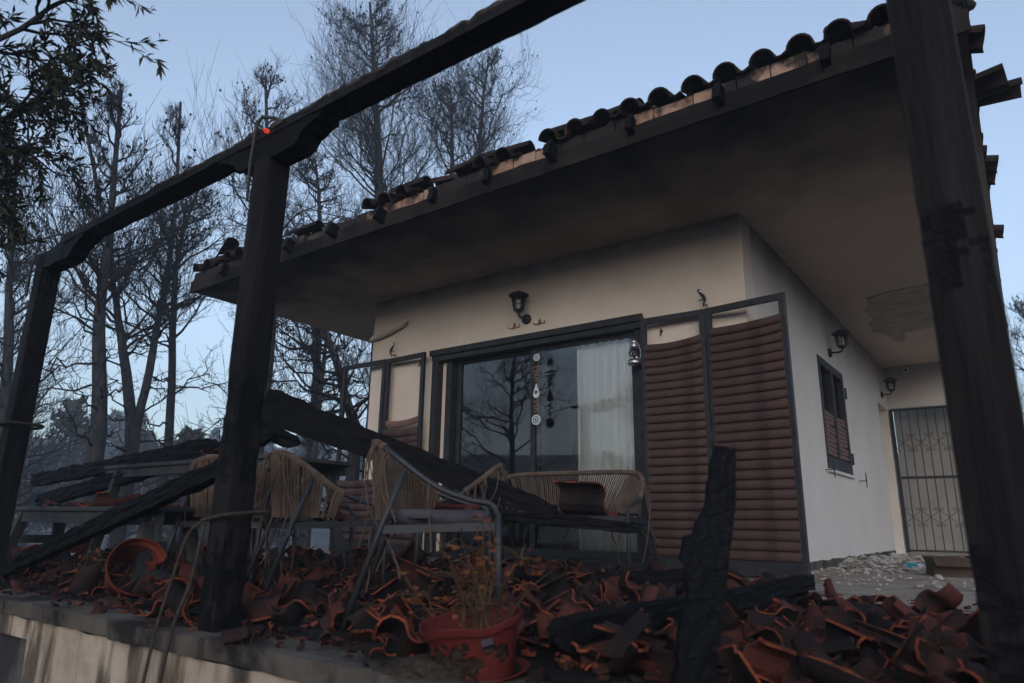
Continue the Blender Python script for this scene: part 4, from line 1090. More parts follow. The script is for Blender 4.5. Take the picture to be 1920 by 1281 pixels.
def s_prof(u):
    if u < 0.55:
        t = math.pi * (1 - u / 0.55); return (0.082 * math.cos(t), 0.082 * math.sin(t))
    t = (u - .55) / .45; return (0.082 + 0.15 * t, -0.030 * math.sin(math.pi * t) + 0.012 * t)
def fragment(seed, skin, full=False):
    rnd = random.Random(seed)
    if full: ua, ub, L = 0, 1, 0.40
    else:
        wv = rnd.choice([.3, .42, .55, .7, 1.0]); ua = min(1 - wv, rnd.uniform(0, .45)); ub = ua + wv; L = rnd.uniform(.08, .26)
    nu, nv = 10, 3; V = []; sc_ = 1.0 if full else rnd.uniform(.72, .95)
    j0 = [rnd.uniform(-.006, .006) * (0 if full else 1) for _ in range(nu + 1)]; j1 = [rnd.uniform(-.011, .011) * (1 if not full else .3) for _ in range(nu + 1)]
    sk = rnd.uniform(-.7, .7) * L * (0 if full else 1); kk = rnd.uniform(-.05, .05) * (0 if full else 1); kc = rnd.uniform(.25, .75)
    top, bot = [], []
    for j in range(nv + 1):
        for k in range(nu + 1):
            uu = ua + (ub - ua) * k / nu
            if not full and k in (0, nu): uu += rnd.uniform(-.03, .03)
            uu = min(1, max(0, uu)); x, z = s_prof(uu); x2, z2 = s_prof(min(1, uu + .01)); x1, z1 = s_prof(max(0, uu - .01))
            dx, dz = x2 - x1, z2 - z1; l = math.hypot(dx, dz) + 1e-9; nxv, nzv = -dz / l, dx / l
            if uu < .55: nxv, nzv = (x / .082, z / .082)
            y = L * j / nv + (j0[k] if j == 0 else 0) + ((j1[k] + sk * (k / nu - .5) + kk * abs(k / nu - kc)) * (j / nv))
            x, z = x * sc_, z * sc_; bot.append((x - .08, y - L / 2, z)); top.append((x - .08 + nxv * .012, y - L / 2, z + nzv * .012))
    m_ = nu + 1; n = m_ * (nv + 1); b = MB()
    fs = []
    for j in range(nv):
        for k in range(nu):
            a = j * m_ + k
            fs += [(a, a + m_, a + m_ + 1, a + 1), (n + a, n + a + 1, n + a + m_ + 1, n + a + m_)]
    b.add(bot + top, fs, 0)
    ring = list(range(m_)) + [j * m_ + nu for j in range(1, nv + 1)] + [nv * m_ + k for k in range(nu - 1, -1, -1)] + [j * m_ for j in range(nv - 1, 0, -1)]
    for q in range(len(ring)):
        a, c = ring[q], ring[(q + 1) % len(ring)]
        b.f.append([a, c, n + c, n + a]); b.m.append(1)
    return b.mesh('broken_tile', [M[skin], M['tile_edge']])
FR_BLACK = [fragment(s, 'tile_skin') for s in range(16)] + [fragment(90 + s, 'tile_skin', True) for s in range(2)]
FR_RED = [fragment(40 + s, 'tile_red') for s in range(12)] + [fragment(95, 'tile_red', True)]
def mesh_np(me):
    v = np.empty(len(me.vertices) * 3, np.float32); me.vertices.foreach_get('co', v); return v.reshape(-1, 3)
VC = {me.name: mesh_np(me) for me in FR_BLACK + FR_RED}
HM = {}
def drop(x, y, me, rot, base=None, sink=0.012, sc=1.0):
    """lowest point of the turned shard comes to rest on the heap"""
    vv = VC[me.name] @ np.array(rot).T * sc
    lo = vv[:, 2].min(); key = (round(x / .12), round(y / .12))
    if base is None:
        base = surf(x, y) + HM.get(key, 0.0); HM[key] = min(.03, HM.get(key, 0.0) + 0.005)
    return base - lo - sink
rr = random.Random(77); spots = []
def put(x, y, base=None, tilt=None, me=None, rz_=None, sc=None):
    red = rr.random() < .28
    me = me or (rr.choice(FR_RED[:12]) if red else rr.choice(FR_BLACK[:16] if rr.random() < .96 else FR_BLACK))
    t = rr.gauss(0, .45) if tilt is None else tilt
    rot = Matrix.Rotation(rr.uniform(0, 6.28) if rz_ is None else rz_, 3, 'Z') @ Matrix.Rotation(t, 3, 'X') @ Matrix.Rotation(rr.gauss(0, .5) + (math.pi if rr.random() < .4 else 0), 3, 'Y')
    sc = sc or (rr.uniform(.36, .80) if tilt is None else rr.uniform(.7, 1.0))
    z = drop(x, y, me, rot, base, sc=sc)
    return (x, y, z, rot, me, sc)
n = 0
while n < 2500:
    x, y = rr.uniform(-8.0, 1.9), rr.uniform(1.76, 4.62); m_ = mound(x, y)
    dens = min(1, m_ * 30) * (.35 if y < 2.0 and x < -1.2 else 1)
    if x < -6.6: dens *= .45
    if rr.random() > dens: continue
    if (x + 1.48) ** 2 + (y - 1.84) ** 2 < .165 ** 2: continue
    if abs(x - (-1.27 + .182 * (y - 1.95))) < .10 and y < 3.85: continue
    if y < 2.0 and abs(x + .83) < .1: continue
    spots.append(put(x, y)); n += 1
# a few strays on the coping and near it
for k in range(60):
    x, y = rr.uniform(-4.6, -1.2), rr.uniform(1.655, 1.93)
    if abs(x + 2.835) < .15 or (x + 1.46) ** 2 + (y - 1.84) ** 2 < .2 ** 2: continue
    spots.append(put(x, y, base=-0.076, tilt=rr.gauss(0, .12), sc=rr.uniform(.26, .55)))
spots.append(put(-3.25, 1.78, base=-0.072, tilt=.05, me=FR_BLACK[16], rz_=1.35))
def vis_key(s):
    d = Vector((s[0], s[1], s[2] - EYE)); f = d.dot(fw)
    if f < .2: return 1e9
    px, py = d.dot(r2) / f, d.dot(u2) / f
    if abs(px) > .80 or abs(py) > .56: return 500 + f
    return f
spots.sort(key=vis_key)
def zone(x, y):
    if math.hypot(x + 1.48, y - 1.84) < .55: return 'around the split red pot'
    if math.hypot(x + .80, y - 1.98) < .45: return 'round the foot of the upright charred plank'
    if math.hypot(x + 2.85, y - 1.79) < .55: return 'at the foot of the middle post'
    if x > -1.1: return 'before the edge of the porch floor' if y > 2.9 else 'between the upright plank and the thick near post'
    if x < -3.7: return 'below the grey bench'
    if y > 3.2: return 'in front of the rope sofa'
    return 'under the two rope armchairs' if x < -1.9 else 'along the straight fallen rafter'
for s in spots[:296]:
    o = link('broken_tile', s[4]); o.matrix_world = Matrix.LocRotScale(Vector(s[:3]), s[3].to_quaternion(), Vector((s[5],) * 3))
    c = 'brick-red' if s[4] in FR_RED else 'soot-blackened'
    z_ = zone(s[0], s[1]); big = 'large' if s[5] * max(o.dimensions[:]) / max(s[5], .01) > .17 else 'small'
    tag(o, '%s %s shard of roof tile %s' % (big, c, z_), 'roof tile', '%s %s tile shards %s' % (big, c, z_))
def join_spots(sp, name):
    VV, FF, MI, off = [], [], [], 0
    for s in sp:
        me = s[4]; v = VC[me.name] @ np.array(s[3]).T * s[5] + np.array(s[:3]); VV.append(v)
        f = np.array([list(p.vertices) for p in me.polygons]); FF.append(f + off)
        MI.append(np.array([p.material_index if p.material_index else (2 if me in FR_RED else 0) for p in me.polygons])); off += len(v)
    return np_mesh(name, np.concatenate(VV), [np.concatenate(FF)], [M['tile_skin'], M['tile_edge'], M['tile_red']], np.concatenate(MI))
tag(link('tile_rubble', join_spots(spots[296:], 'tile_rubble')), 'deeper layer of broken roof tiles in the terrace heap', 'tiles', kind='stuff')
# shards that came to rest on furniture
def shards(lst, label, group, base, pool=None, tilt=.2):
    for (x, y) in lst:
        s = put(x, y, base=base, tilt=rr.gauss(0, tilt), me=(rr.choice(pool[:12]) if pool else None), sc=rr.uniform(.42, .75))
        o = link('broken_tile', s[4]); o.matrix_world = Matrix.LocRotScale(Vector(s[:3]), s[3].to_quaternion(), Vector((s[5],) * 3)); tag(o, label, 'roof tile', group)
shards([(-6.2, 2.28), (-5.95, 2.25), (-5.75, 2.32), (-5.5, 2.26), (-5.3, 2.3), (-5.05, 2.28), (-4.85, 2.24), (-4.62, 2.3), (-4.45, 2.26), (-4.3, 2.3), (-5.62, 2.24), (-4.95, 2.32)], 'tile shard lying on the seat of the grey bench', 'tile shards on the bench', 0.452, FR_RED)
shards([(-5.9, 2.95), (-5.3, 2.9), (-5.1, 3.0), (-4.9, 2.88), (-5.5, 3.05), (-5.6, 3.2), (-4.6, 3.3)], 'tile shard lying on the grey table top', 'tile shards on the table', 0.81, FR_RED)
shards([(-3.36, 2.62), (-3.28, 2.75), (-3.42, 2.78), (-3.2, 2.68), (-3.33, 2.72)], 'tile shard lying on the seat of the rope armchair by the middle post', 'tile shards on the chair by the post', 0.385, None, .5)
shards([(-2.2, 2.66), (-2.3, 2.55), (-2.12, 2.58)], 'tile shard lying on the lavender seat pad', 'tile shards on the lavender pad', 0.435, FR_RED, .2)
shards([(-3.2, 4.35), (-3.0, 4.32), (-2.35, 4.42), (-3.3, 4.5), (-2.9, 4.5), (-2.5, 4.5)], 'small tile shard on the rope sofa seat', 'tile shards on the sofa', 0.43, None, .3)
s = put(-2.55, 4.33, base=0.44, tilt=.05, me=FR_BLACK[16], rz_=1.5)
o = link('roof_tile', s[4]); o.matrix_world = Matrix.LocRotScale(Vector(s[:3]), s[3].to_quaternion(), Vector((s[5],) * 3)); tag(o, 'large unbroken dark roof tile lying on the rope sofa seat', 'roof tile')

# fallen plaster on the porch floor
b = MB(); rp = random.Random(5)
def chip(x, y, s, z=0.004):
    k = rp.randint(4, 6); a0 = rp.uniform(0, 6.28); rot = Matrix.Rotation(rp.gauss(0, .25), 3, 'X') @ Matrix.Rotation(rp.gauss(0, .25), 3, 'Y')
    poly = [Vector((math.cos(a0 + 6.28 * i / k) * s * rp.uniform(.5, 1.2), math.sin(a0 + 6.28 * i / k) * s * rp.uniform(.5, 1.2), 0)) for i in range(k)]
    t = rp.uniform(.006, .014); lo = min((rot @ p).z for p in poly)
    A = [rot @ p + Vector((x, y, z - lo)) for p in poly]; B = [p + Vector((0, 0, t)) for p in A]
    b.add(A + B, [tuple(range(k))[::-1], tuple(range(k, 2 * k))] + [(i, (i + 1) % k, k + (i + 1) % k, k + i) for i in range(k)])
for i in range(620):
    t = rp.random(); y = 4.9 + 6.6 * t ** .55; x = -1.62 + abs(rp.gauss(0, .55)) * (1 if y > 6.5 else 1.6)
    if x > 0.5: continue
    chip(x, y, rp.uniform(.008, .03) * (1 + .9 * (y > 7.2)), .003 + (rp.uniform(0, .05) if 7.5 < y < 9.8 and x < -1.0 else 0))
tag(b.build('plaster_rubble', M['chip']), 'pale flakes of fallen plaster scattered over the porch floor', 'plaster', kind='stuff')
b = MB()
for i in range(5200):
    x, y = rp.uniform(-6.5, 1.6), rp.uniform(1.66, 4.6)
    if rp.random() > .25 + mound(x, y) * 25: continue
    chip(x, y, rp.uniform(.006, .030), surf(x, y) - .004 + rp.uniform(0, .02) * (mound(x, y) > .01) + (.003 if y < 1.86 else 0))
tag(b.build('tile_crumbs', M['crumb']), 'small crumbs of tile and charcoal strewn over the terrace', 'crumbs', kind='stuff')
# cardboard box
r = empty('cardboard_box', (-0.62, 7.15, 0.0), 0.35); tag(r, 'brown cardboard box on the porch floor among the plaster flakes', 'box')
q = MB(); w, d, h, t = .15, .12, .15, .006
for (c, s_) in (((0, -d, h / 2), (2 * w, t, h)), ((0, d, h / 2), (2 * w, t, h)), ((-w, 0, h / 2), (t, 2 * d - t, h)), ((w, 0, h / 2), (t, 2 * d - t, h)), ((0, 0, .004), (2 * w - t, 2 * d - t, .006))): q.box(c, s_)
q.build('box_body', M['card'], r)
for (c, s_, rt_) in (((0, -d - .045, h - .03), (2 * w, .12, .005), Matrix.Rotation(.6, 3, 'X')), ((w + .05, 0, h - .02), (.12, 2 * d, .005), Matrix.Rotation(.6, 3, 'Y')), ((0, d + .05, h - .02), (2 * w, .12, .005), Matrix.Rotation(.4, 3, 'X'))):
    q = MB(); q.box(c, s_, rt_); q.build('flap', M['card'], r)
q = MB(); q.span((-0.14, -0.09, 0), (0.14, 0.09, 0.018)); q.span((-.10, -.05, .0185), (.08, .06, .03)); o = q.build('blue_tray', M['cyan'], bevel=.004); o.location = (-1.0, 8.3, .012); o.rotation_euler = (.1, 0, .5); tag(o, 'turquoise plastic scrap lying in the plaster flakes', 'scrap')
q = MB(); q.span((-.26, -.012, .0), (.26, .012, .05)); o = q.build('timber_scrap', M['driftwood'], bevel=.003); o.location = (-.55, 8.6, .002); o.rotation_euler = (0, 0, .25); tag(o, 'pale strip of wood lying on the porch floor near the gate', 'wood')

# ------------------------------------------------------------------ things on the walls
def wall_lamp(x, y, z, n, label):
    """n: outward wall normal"""
    rz_ = math.atan2(-n[0], n[1]) + math.pi
    r = empty('wall_lamp', (x, y, z), rz_); tag(r, label, 'lamp', 'black cage lamps on the house walls')
    # local: wall at y=0, outward is -y
    b = MB(); b.lathe([(0, -.035), (.03, -.034), (.05, -.026), (.055, -.001), (0, -.001)], n=20, axis='y'); b.build('wall_plate', M['black_iron'], r, smooth=True)
    b = MB(); b.tube(smooth_path([(0, -.03, 0), (0, -.10, -.004), (0, -.145, .006), (0, -.155, .04)], 4), .011, 7); b.lathe([(.0, .035), (.034, .04), (.036, .062), (.0, .064)], (0, -.155, 0), 12); b.build('arm', M['black_iron'], r, smooth=True)
    b = MB()
    for i in range(8):
        a = 2 * math.pi * i / 8 + .2; b.tube([(.052 * math.cos(a), -.155 + .052 * math.sin(a), .06), (.082 * math.cos(a), -.155 + .082 * math.sin(a), .225)], .0042, 5)
    for (rr_, zz) in ((.053, .064), (.063, .115), (.073, .17), (.082, .224)):
        b.tube([(rr_ * math.cos(a), -.155 + rr_ * math.sin(a), zz) for a in np.linspace(0, 2 * math.pi, 21)], .0045, 5)
    b.build('cage', M['black_iron'], r)
    b = MB(); b.lathe([(.045, .064), (.068, .20), (.064, .20), (.041, .066)], (0, -.155, 0), 18); b.build('lamp_glass', M['lamp_glass'], r, smooth=True)
    b = MB(); b.lathe([(.0, .07), (.018, .075), (.03, .12), (.024, .155), (0, .168)], (0, -.155, 0), 14); b.build('bulb', M['white'], r, smooth=True)
    b = MB(); b.lathe([(.105, .214), (.108, .222), (.085, .238), (.03, .262), (.012, .275), (0, .278)], (0, -.155, 0), 22); b.lathe([(.105, .214), (.06, .226), (0, .228)], (0, -.155, 0), 22); b.build('cap', M['black_iron'], r, smooth=True)
wall_lamp(-3.96, YW, 2.44, (0, -1), 'black cage lamp above the glass sliding door')
wall_lamp(XS, 8.72, 2.42, (1, 0), 'black cage lamp above the small shuttered window')
wall_lamp(XS, 12.42, 2.49, (1, 0), 'black cage lamp above the side door next to the iron gate')
# shutter catches in the shape of little birds
def catch(x, z, flip, label):
    b = MB(); f = -1 if flip else 1
    b.tube(smooth_path([(0, 0, -.03), (0, -.0, .0), (f * .012, 0, .03), (f * -.004, 0, .07), (f * -.03, 0, .10), (f * -.045, 0, .118), (f * -.04, 0, .135), (f * -.028, 0, .13)], 4), [.006 + .011 * math.exp(-((i - 11) / 5) ** 2) for i in range(29)], 7)
    b.tube([(0, 0.0, 0), (0, .085, 0)], .006, 6); b.box((-.02 * f, 0, .035), (.05, .006, .01))
    o = b.build('shutter_catch', M['black_iron'], smooth=True); o.location = (x, YW - .085, z); tag(o, label, 'catch')
catch(-5.88, 2.30, True, 'little iron catch like a bird above the empty shutter frames')
catch(-2.03, 2.245, False, 'little iron catch like a bird above the brown-slatted shutters')
for (y, z, lb) in ((7.93, .98, 'iron shutter holdback on the wall before the small window'), (9.72, .96, 'iron cross-shaped shutter holdback on the wall past the small window')):
    b = MB(); b.tube([(0, 0, 0), (.09, 0, 0)], .006, 6); b.tube([(.085, 0, -.09), (.085, .01, .0), (.085, 0, .10)], [.005, .008, .006], 6); b.bar((.085, -.03, .01), (.085, .03, .01), .008, .01)
    o = b.build('shutter_holdback', M['black_iron']); o.location = (XS, y, z); tag(o, lb, 'holdback')
def hook(x, z, label, s=1.0, bare=False):
    b = MB()
    if not bare:
        b.tube([(-.06 * s, -.012, 0), (.07 * s, -.012, .004)], .0045, 5); b.tube([(-.06 * s, -.012, 0), (-.065 * s, -.03, .022)], .004, 5); b.tube([(.07 * s, -.012, .004), (.075 * s, -.03, .026)], .004, 5)
    b.tube(smooth_path([(0, -.004, .06 * s), (.002, -.012, .02), (0, -.022, -.012), (.006, -.036, .004)], 4), .0055, 5); b.lathe([(0, -.006), (.016, -.004), (.018, 0)], (0, 0, .03), 10, 'y')
    o = b.build('wall_hook', M['stick'] if not bare else M['grey_paint']); o.location = (x, YW, z); tag(o, label, 'hook')
hook(-4.12, 2.37, 'rusty double hook left under the door lamp', 1.0)
hook(-3.80, 2.365, 'rusty double hook right under the door lamp plate', 1.0)
hook(-2.47, 2.05, 'small grey hook seen through the top of the brown shutter', 1.0, True)
hook(-5.47, 2.13, 'small grey hook seen through the empty shutter frame', 1.0, True)
b = MB(); b.tube(smooth_path([(-.31, 0, -.075), (-.2, -.004, -.04), (-.05, -.01, -.015), (.12, -.005, .02), (.24, -.004, .055), (.31, 0, .085)], 4), [.016, .024, .03, .034, .038, .040, .042, .043, .043, .042, .041, .040, .040, .039, .040, .042, .043, .040, .032, .025, .015], 9)
o = b.build('driftwood', M['driftwood'], smooth=True); o.location = (-6.0, YW - .044, 2.615); tag(o, 'long pale piece of driftwood fixed to the wall above the empty shutter', 'driftwood')
# small security camera at the porch end
r = empty('security_camera', (-1.35, YG, 2.97)); tag(r, 'small white dome camera above the iron gate', 'camera')
b = MB(); b.lathe([(0, -.06), (.03, -.055), (.042, -.03), (.045, 0)], n=16, axis='y'); b.build('housing', M['white'], r, smooth=True)
b = MB(); b.lathe([(0, -.075), (.018, -.07), (.024, -.055), (.02, -.05)], (0, 0, -.018), 14, 'y'); b.build('lens', M['black_iron'], r, smooth=True)

# wind chime
r = empty('wind_chime', (-3.79, 5.54, 2.13)); tag(r, 'hanging chime of driftwood sticks and blue eye charms before the glass door', 'wind chime')
b = MB(); b.tube([(0, 0, 0), (0.003, 0, -.3), (-.002, 0, -.6), (0, 0, -.80)], .0022, 4); b.tube([(0, .06, 0.0), (0, 0, -.005)], .003, 4); b.build('string', M['cable'], r)
def eye(z, s):
    b = MB(); b.lathe([(0, -.006), (s, -.006), (s, .006), (0, .006)], (0, 0, z), 22, 'y'); o = b.build('eye_charm', M['white'], r)
    for (k, mt, yy) in ((.72, 'blue', .0072), (.48, 'white', .0084), (.28, 'blue', .0096)):
        b = MB(); b.lathe([(0, -yy), (s * k, -yy), (s * k, -.005)], (0, 0, z), 18, 'y'); b.build('ring', M[mt], o)
eye(-.135, .036); eye(-.765, .050)
b = MB(); b.prism([(0, .075), (-.03, -.01), (-.036, -.04), (-.02, -.068), (0, -.075), (.02, -.068), (.036, -.04), (.03, -.01)], (0, -.006, -.475), (1, 0, 0), (0, 0, 1), (0, 1, 0), .012); o = b.build('drop_charm', M['white'], r)
b = MB(); b.lathe([(0, -.0075), (.02, -.0075), (.02, -.006)], (0, 0, -.49), 14, 'y'); b.build('ring', M['blue'], o)
for (z, w, a) in ((-.235, .07, .05), (-.275, .068, -.02), (-.32, .03, .3), (-.35, .034, -.25), (-.375, .03, .1), (-.575, .03, .2), (-.6, .026, -.2), (-.625, .034, .3), (-.655, .03, -.1), (-.68, .026, .2), (-.30, .04, .02)):
    b = MB(); b.tube([(-w, 0, -w * a), (0, -.004, .002), (w, 0, w * a)], [.006, .0085, .006], 6); b.build('driftwood_stick', M['stick'], r).location = (0, 0, z)
# storm lantern
r = empty('hanging_lantern', (-2.70, 5.52, 1.78)); tag(r, 'tin storm lantern hanging at the door jamb beside the brown shutter', 'lantern')
b = MB(); b.lathe([(0, 0), (.06, 0), (.066, .012), (.062, .035), (.045, .055), (.03, .06), (0, .062)], n=20); b.build('fuel_tank', M['silver'], r, smooth=True)
b = MB(); b.lathe([(.03, .062), (.048, .09), (.05, .115), (.036, .15), (.028, .16)], n=18); b.build('globe', M['lamp_glass'], r, smooth=True)
b = MB(); b.lathe([(.03, .16), (.045, .165), (.03, .18), (.032, .20), (.04, .205), (.025, .225), (.02, .25), (0, .256)], n=18); b.build('chimney', M['silver'], r, smooth=True)
for sx in (-1, 1):
    b = MB(); b.tube(smooth_path([(sx * .05, 0, .04), (sx * .064, 0, .1), (sx * .05, 0, .17), (sx * .03, 0, .2)], 4), .004, 5); b.build('side_tube', M['silver'], r)
b = MB(); b.tube(smooth_path([(-.05, 0, .18), (-.035, 0, .29), (0, 0, .335), (.035, 0, .29), (.05, 0, .18)], 5), .0022, 4); b.tube([(0, 0, .335), (0, .03, .36)], .003, 4); b.build('handle', M['black_iron'], r)
# curtain behind the glass
b = MB(); nx_, nz_ = 90, 6; V = []
for j in range(nz_ + 1):
    for i in range(nx_ + 1):
        u = i / nx_; zz = .085 + 2.02 * j / nz_
        V.append((-3.44 + .70 * u + .02 * (1 - j / nz_) * nz(u * 4, 3), 5.745 + .018 * math.sin(u * 46 + 2 * nz(u * 5)) + .010 * math.sin(u * 105) + .012 * nz(u * 6, j * .4), zz))
b.add(V, [(j * (nx_ + 1) + i, j * (nx_ + 1) + i + 1, (j + 1) * (nx_ + 1) + i + 1, (j + 1) * (nx_ + 1) + i) for j in range(nz_) for i in range(nx_)])
tag(b.build('curtain', M['curtain'], smooth=True), 'white voile curtain hanging behind the right door pane', 'curtain')
b = MB(); b.tube([(-3.84, 5.775, 2.115), (-2.75, 5.775, 2.115)], .010, 8); tag(b.build('curtain_rod', M['black_iron']), 'dark rod carrying the curtain inside the glass door', 'curtain rod')
# ------------------------------------------------------------------ burnt pines
def unit(a): return a / (np.linalg.norm(a, axis=-1, keepdims=True) + 1e-9)
def along(P, t):
    """points and tangents at fraction t (N,n) on polylines P (N,K,3)"""
    N_, K, _ = P.shape
    f = t * (K - 1); i = np.clip(f.astype(int), 0, K - 2); w = (f - i)[..., None]
    r = np.arange(N_)[:, None]
    a, b_ = P[r, i], P[r, i + 1]
    return a * (1 - w) + b_ * w, unit(b_ - a)
def grow(g, P, Rp, n, t0, t1, length, ang, upb, curve, K, r0, wob=0.06, rmin=0.004, gather=0.0):
    N_ = P.shape[0]
    t = t0 + (t1 - t0) * ((np.arange(n)[None] + g.uniform(0, 1, (N_, n))) / n)
    base, tan = along(P, t)
    rnd = g.normal(size=base.shape); perp = unit(rnd - (rnd * tan).sum(-1, keepdims=True) * tan)
    a = ang * g.uniform(.75, 1.25, (N_, n))[..., None]
    d = tan * np.cos(a) + perp * np.sin(a); d[..., 2] += upb; d = unit(d)
    L = length(t) if callable(length) else length
    L = (L * g.uniform(.6, 1.25, (N_, n)))[..., None]
    s = np.linspace(0, 1, K)
    pts = base[:, :, None] + d[:, :, None] * (L[..., None, :] * s[:, None])
    pts[..., 2] += curve * L[..., 0][..., None] * s ** 2
    jit = g.normal(size=pts.shape) * wob * L[..., None, :] * (s[:, None] ** .8); jit[:, :, 0] = 0
    pts = pts + jit
    f = t * (Rp.shape[1] - 1); i = np.clip(f.astype(int), 0, Rp.shape[1] - 1)
    rb = np.minimum(r0, Rp[np.arange(N_)[:, None], i] * .75)[..., None]
    R_ = np.maximum(rb * (1 - .8 * s), rmin * (1 - .4 * s))
    return pts.reshape(-1, K, 3), R_.reshape(-1, K), t.reshape(-1)
def lean_path(pts, n=26, seed=0, wob=.04):
    q = smooth_path(pts, 10); q = [q[int(round(i * (len(q) - 1) / (n - 1)))] for i in range(n)]
    return np.array([(p.x + wob * nz(i * .35, seed), p.y + wob * nz(i * .35, seed + 9), p.z) for i, p in enumerate(q)])
def pine(pts, r0, seed, label, crown0=.35, width=2.6, nb=46, dens=(7, 6, 2), dead=14, up=.25, curve=.35, tw=.0048, cones=160, group='burnt pine trees round the house', extra=None, shape=1.0, name='burnt_pine_tree'):
    g = np.random.default_rng(seed)
    base = Vector(pts[0]); pts = [Vector(p) - base for p in pts]
    T = lean_path(pts, seed=seed); K = len(T)
    s = np.linspace(0, 1, K); TR = r0 * (1 - .86 * s) + .012; TR[0] *= 1.25
    root = empty(name, base); tag(root, label, 'tree', group)
    Vs, Fs = np_tubes(T[None], TR[None], 10)
    TT, RR = T[None], TR[None]
    if extra is not None:                        # second stem
        T2 = lean_path([Vector(p) - base for p in extra], seed=seed + 3); R2_ = r0 * .8 * (1 - .85 * s) + .012
        v2, f2 = np_tubes(T2[None], R2_[None], 9); Fs = np.concatenate([Fs, f2 + len(Vs)]); Vs = np.concatenate([Vs, v2])
        TT, RR = np.concatenate([TT, T2[None]]), np.concatenate([RR, R2_[None]])
    link('trunk', np_mesh('trunk', Vs, [Fs], M['bark'], smooth=True), root)
    up, curve = up * .42, curve * .5
    prof = lambda t: width * .95 * shape * (np.clip((1 - t) / (1 - crown0), 0, 1) ** .9 * .95 + .11)
    P1, R1, t1 = grow(g, TT, RR, int(nb * .78), crown0, .985, prof, 1.12, up, curve, 7, .034, .07, .006)
    LL = np.linalg.norm(P1[:, -1] - P1[:, 0], axis=1)
    P2, R2b, _ = grow(g, P1, R1, dens[0], .22, 1.0, (LL[:, None] * .42), .75, up * .8, curve * .8, 5, .011, .09, .0048)
    L2_ = np.linalg.norm(P2[:, -1] - P2[:, 0], axis=1)
    P3, R3, _ = grow(g, P2, R2b, dens[1], .15, 1.0, np.maximum(L2_[:, None] * .5, .16), .65, .25, .35, 4, .0065, .09, tw)
    L3 = np.linalg.norm(P3[:, -1] - P3[:, 0], axis=1)
    tubes = [(P1, R1, 5), (P2, R2b, 4), (P3, R3, 3)]
    if dens[2]:
        P4, R4, _ = grow(g, P3, R3, dens[2], .3, 1.0, np.maximum(L3[:, None] * .55, .10), .55, .25, .2, 2, .006, .05, tw * .8); tubes.append((P4, R4, 3))
    if dead:                                     # bare, drooping lower limbs
        D1, DR, _ = grow(g, TT, RR, dead, .10, crown0 + .08, width * .75, 1.35, -.05, .05, 8, .026, .07, .007)
        dl = np.linalg.norm(D1[:, -1] - D1[:, 0], axis=1)
        D2, DR2, _ = grow(g, D1, DR, 7, .3, 1.0, dl[:, None] * .3, .9, .1, .1, 5, .012, .12, .006)
        D3, DR3, _ = grow(g, D2, DR2, 3, .3, 1.0, dl.mean() * .1, .8, .1, .1, 3, .008, .1, .005)
        tubes += [(D1, DR, 5), (D2, DR2, 4), (D3, DR3, 3)]
    VV, FF, off = [], [], 0
    for (P, R_, n) in tubes:
        v, f = np_tubes(P, R_, n); VV.append(v); FF.append(f + off); off += len(v)
    if cones:
        tips = P3[:, -1]; hi = tips[tips[:, 2] > np.percentile(tips[:, 2], 35)]; c = hi[g.integers(0, len(hi), cones)] + g.normal(size=(cones, 3)) * .02
        o = np.array([(1, 0, 0), (0, 1, 0), (-1, 0, 0), (0, -1, 0), (0, 0, 1.5), (0, 0, -1.2)]) * .030
        v = (c[:, None] + o[None] * g.uniform(.7, 1.3, (cones, 1, 1))).reshape(-1, 3); tri = np.array([(0, 1, 4), (1, 2, 4), (2, 3, 4), (3, 0, 4), (1, 0, 5), (2, 1, 5), (3, 2, 5), (0, 3, 5)])
        f3 = (tri[None] + (np.arange(cones) * 6)[:, None, None]).reshape(-1, 3) + off; VV.append(v); off += len(v)
        FFs = [np.concatenate(FF), f3]
    else: FFs = [np.concatenate(FF)]
    link('crown', np_mesh('crown', np.concatenate(VV), FFs, M['twig']), root)
    return root
def gz(x, y): return ground_z(x, y) - .15
def col_(pts):
    x, y = pts[0][0], pts[0][1]
    return [(x, y, gz(x, y))] + list(pts)
pine(col_([(-13.85, 5.75, 1.72), (-13.97, 5.47, 4.05), (-13.99, 5.4, 5.6), (-14.08, 5.16, 9.0)]), .17, 1, 'straight burnt pine with a thick grey trunk left of the forked pine', crown0=.5, width=2.1, nb=40, dead=16, up=.55, curve=.5)
pine(col_([(-14.54, 6.67, 1.84), (-14.66, 6.41, 3.25), (-14.77, 6.15, 4.35), (-14.95, 5.87, 5.6), (-15.2, 4.9, 8.9)]), .13, 2, 'burnt pine forked low into two leaning stems', crown0=.45, width=1.7, nb=30, dead=9, up=.5, curve=.45, extra=[(-14.50, 6.70, gz(-14.5, 6.7)), (-14.50, 6.74, 1.85), (-14.45, 6.80, 4.22), (-14.42, 6.83, 6.4), (-14.55, 6.6, 9.7)])
pine(col_([(-15.58, 7.97, 2.03), (-15.7, 7.73, 4.9), (-15.72, 7.64, 6.8), (-15.64, 7.86, 8.3)]), .11, 3, 'slender burnt pine right of the forked pine', crown0=.42, width=1.9, nb=40, dead=12, up=.3, curve=.35)
pine(col_([(-15.0, 9.9, 5.3), (-15.25, 9.6, 8.4), (-15.5, 9.2, 12.3)]), .15, 4, 'burnt pine rising behind the middle pergola post', crown0=.4, width=2.5, nb=46, dead=10, up=.2, curve=.45)
pine(col_([(-13.36, 12.06, 5.6), (-13.5, 11.9, 9.0), (-13.7, 11.7, 12.0), (-14.0, 11.4, 15.6)]), .21, 5, 'tallest burnt pine, its dense dark crown above the roof', crown0=.38, width=3.3, nb=64, dens=(9, 8, 2), dead=8, up=.35, curve=.5, cones=380)
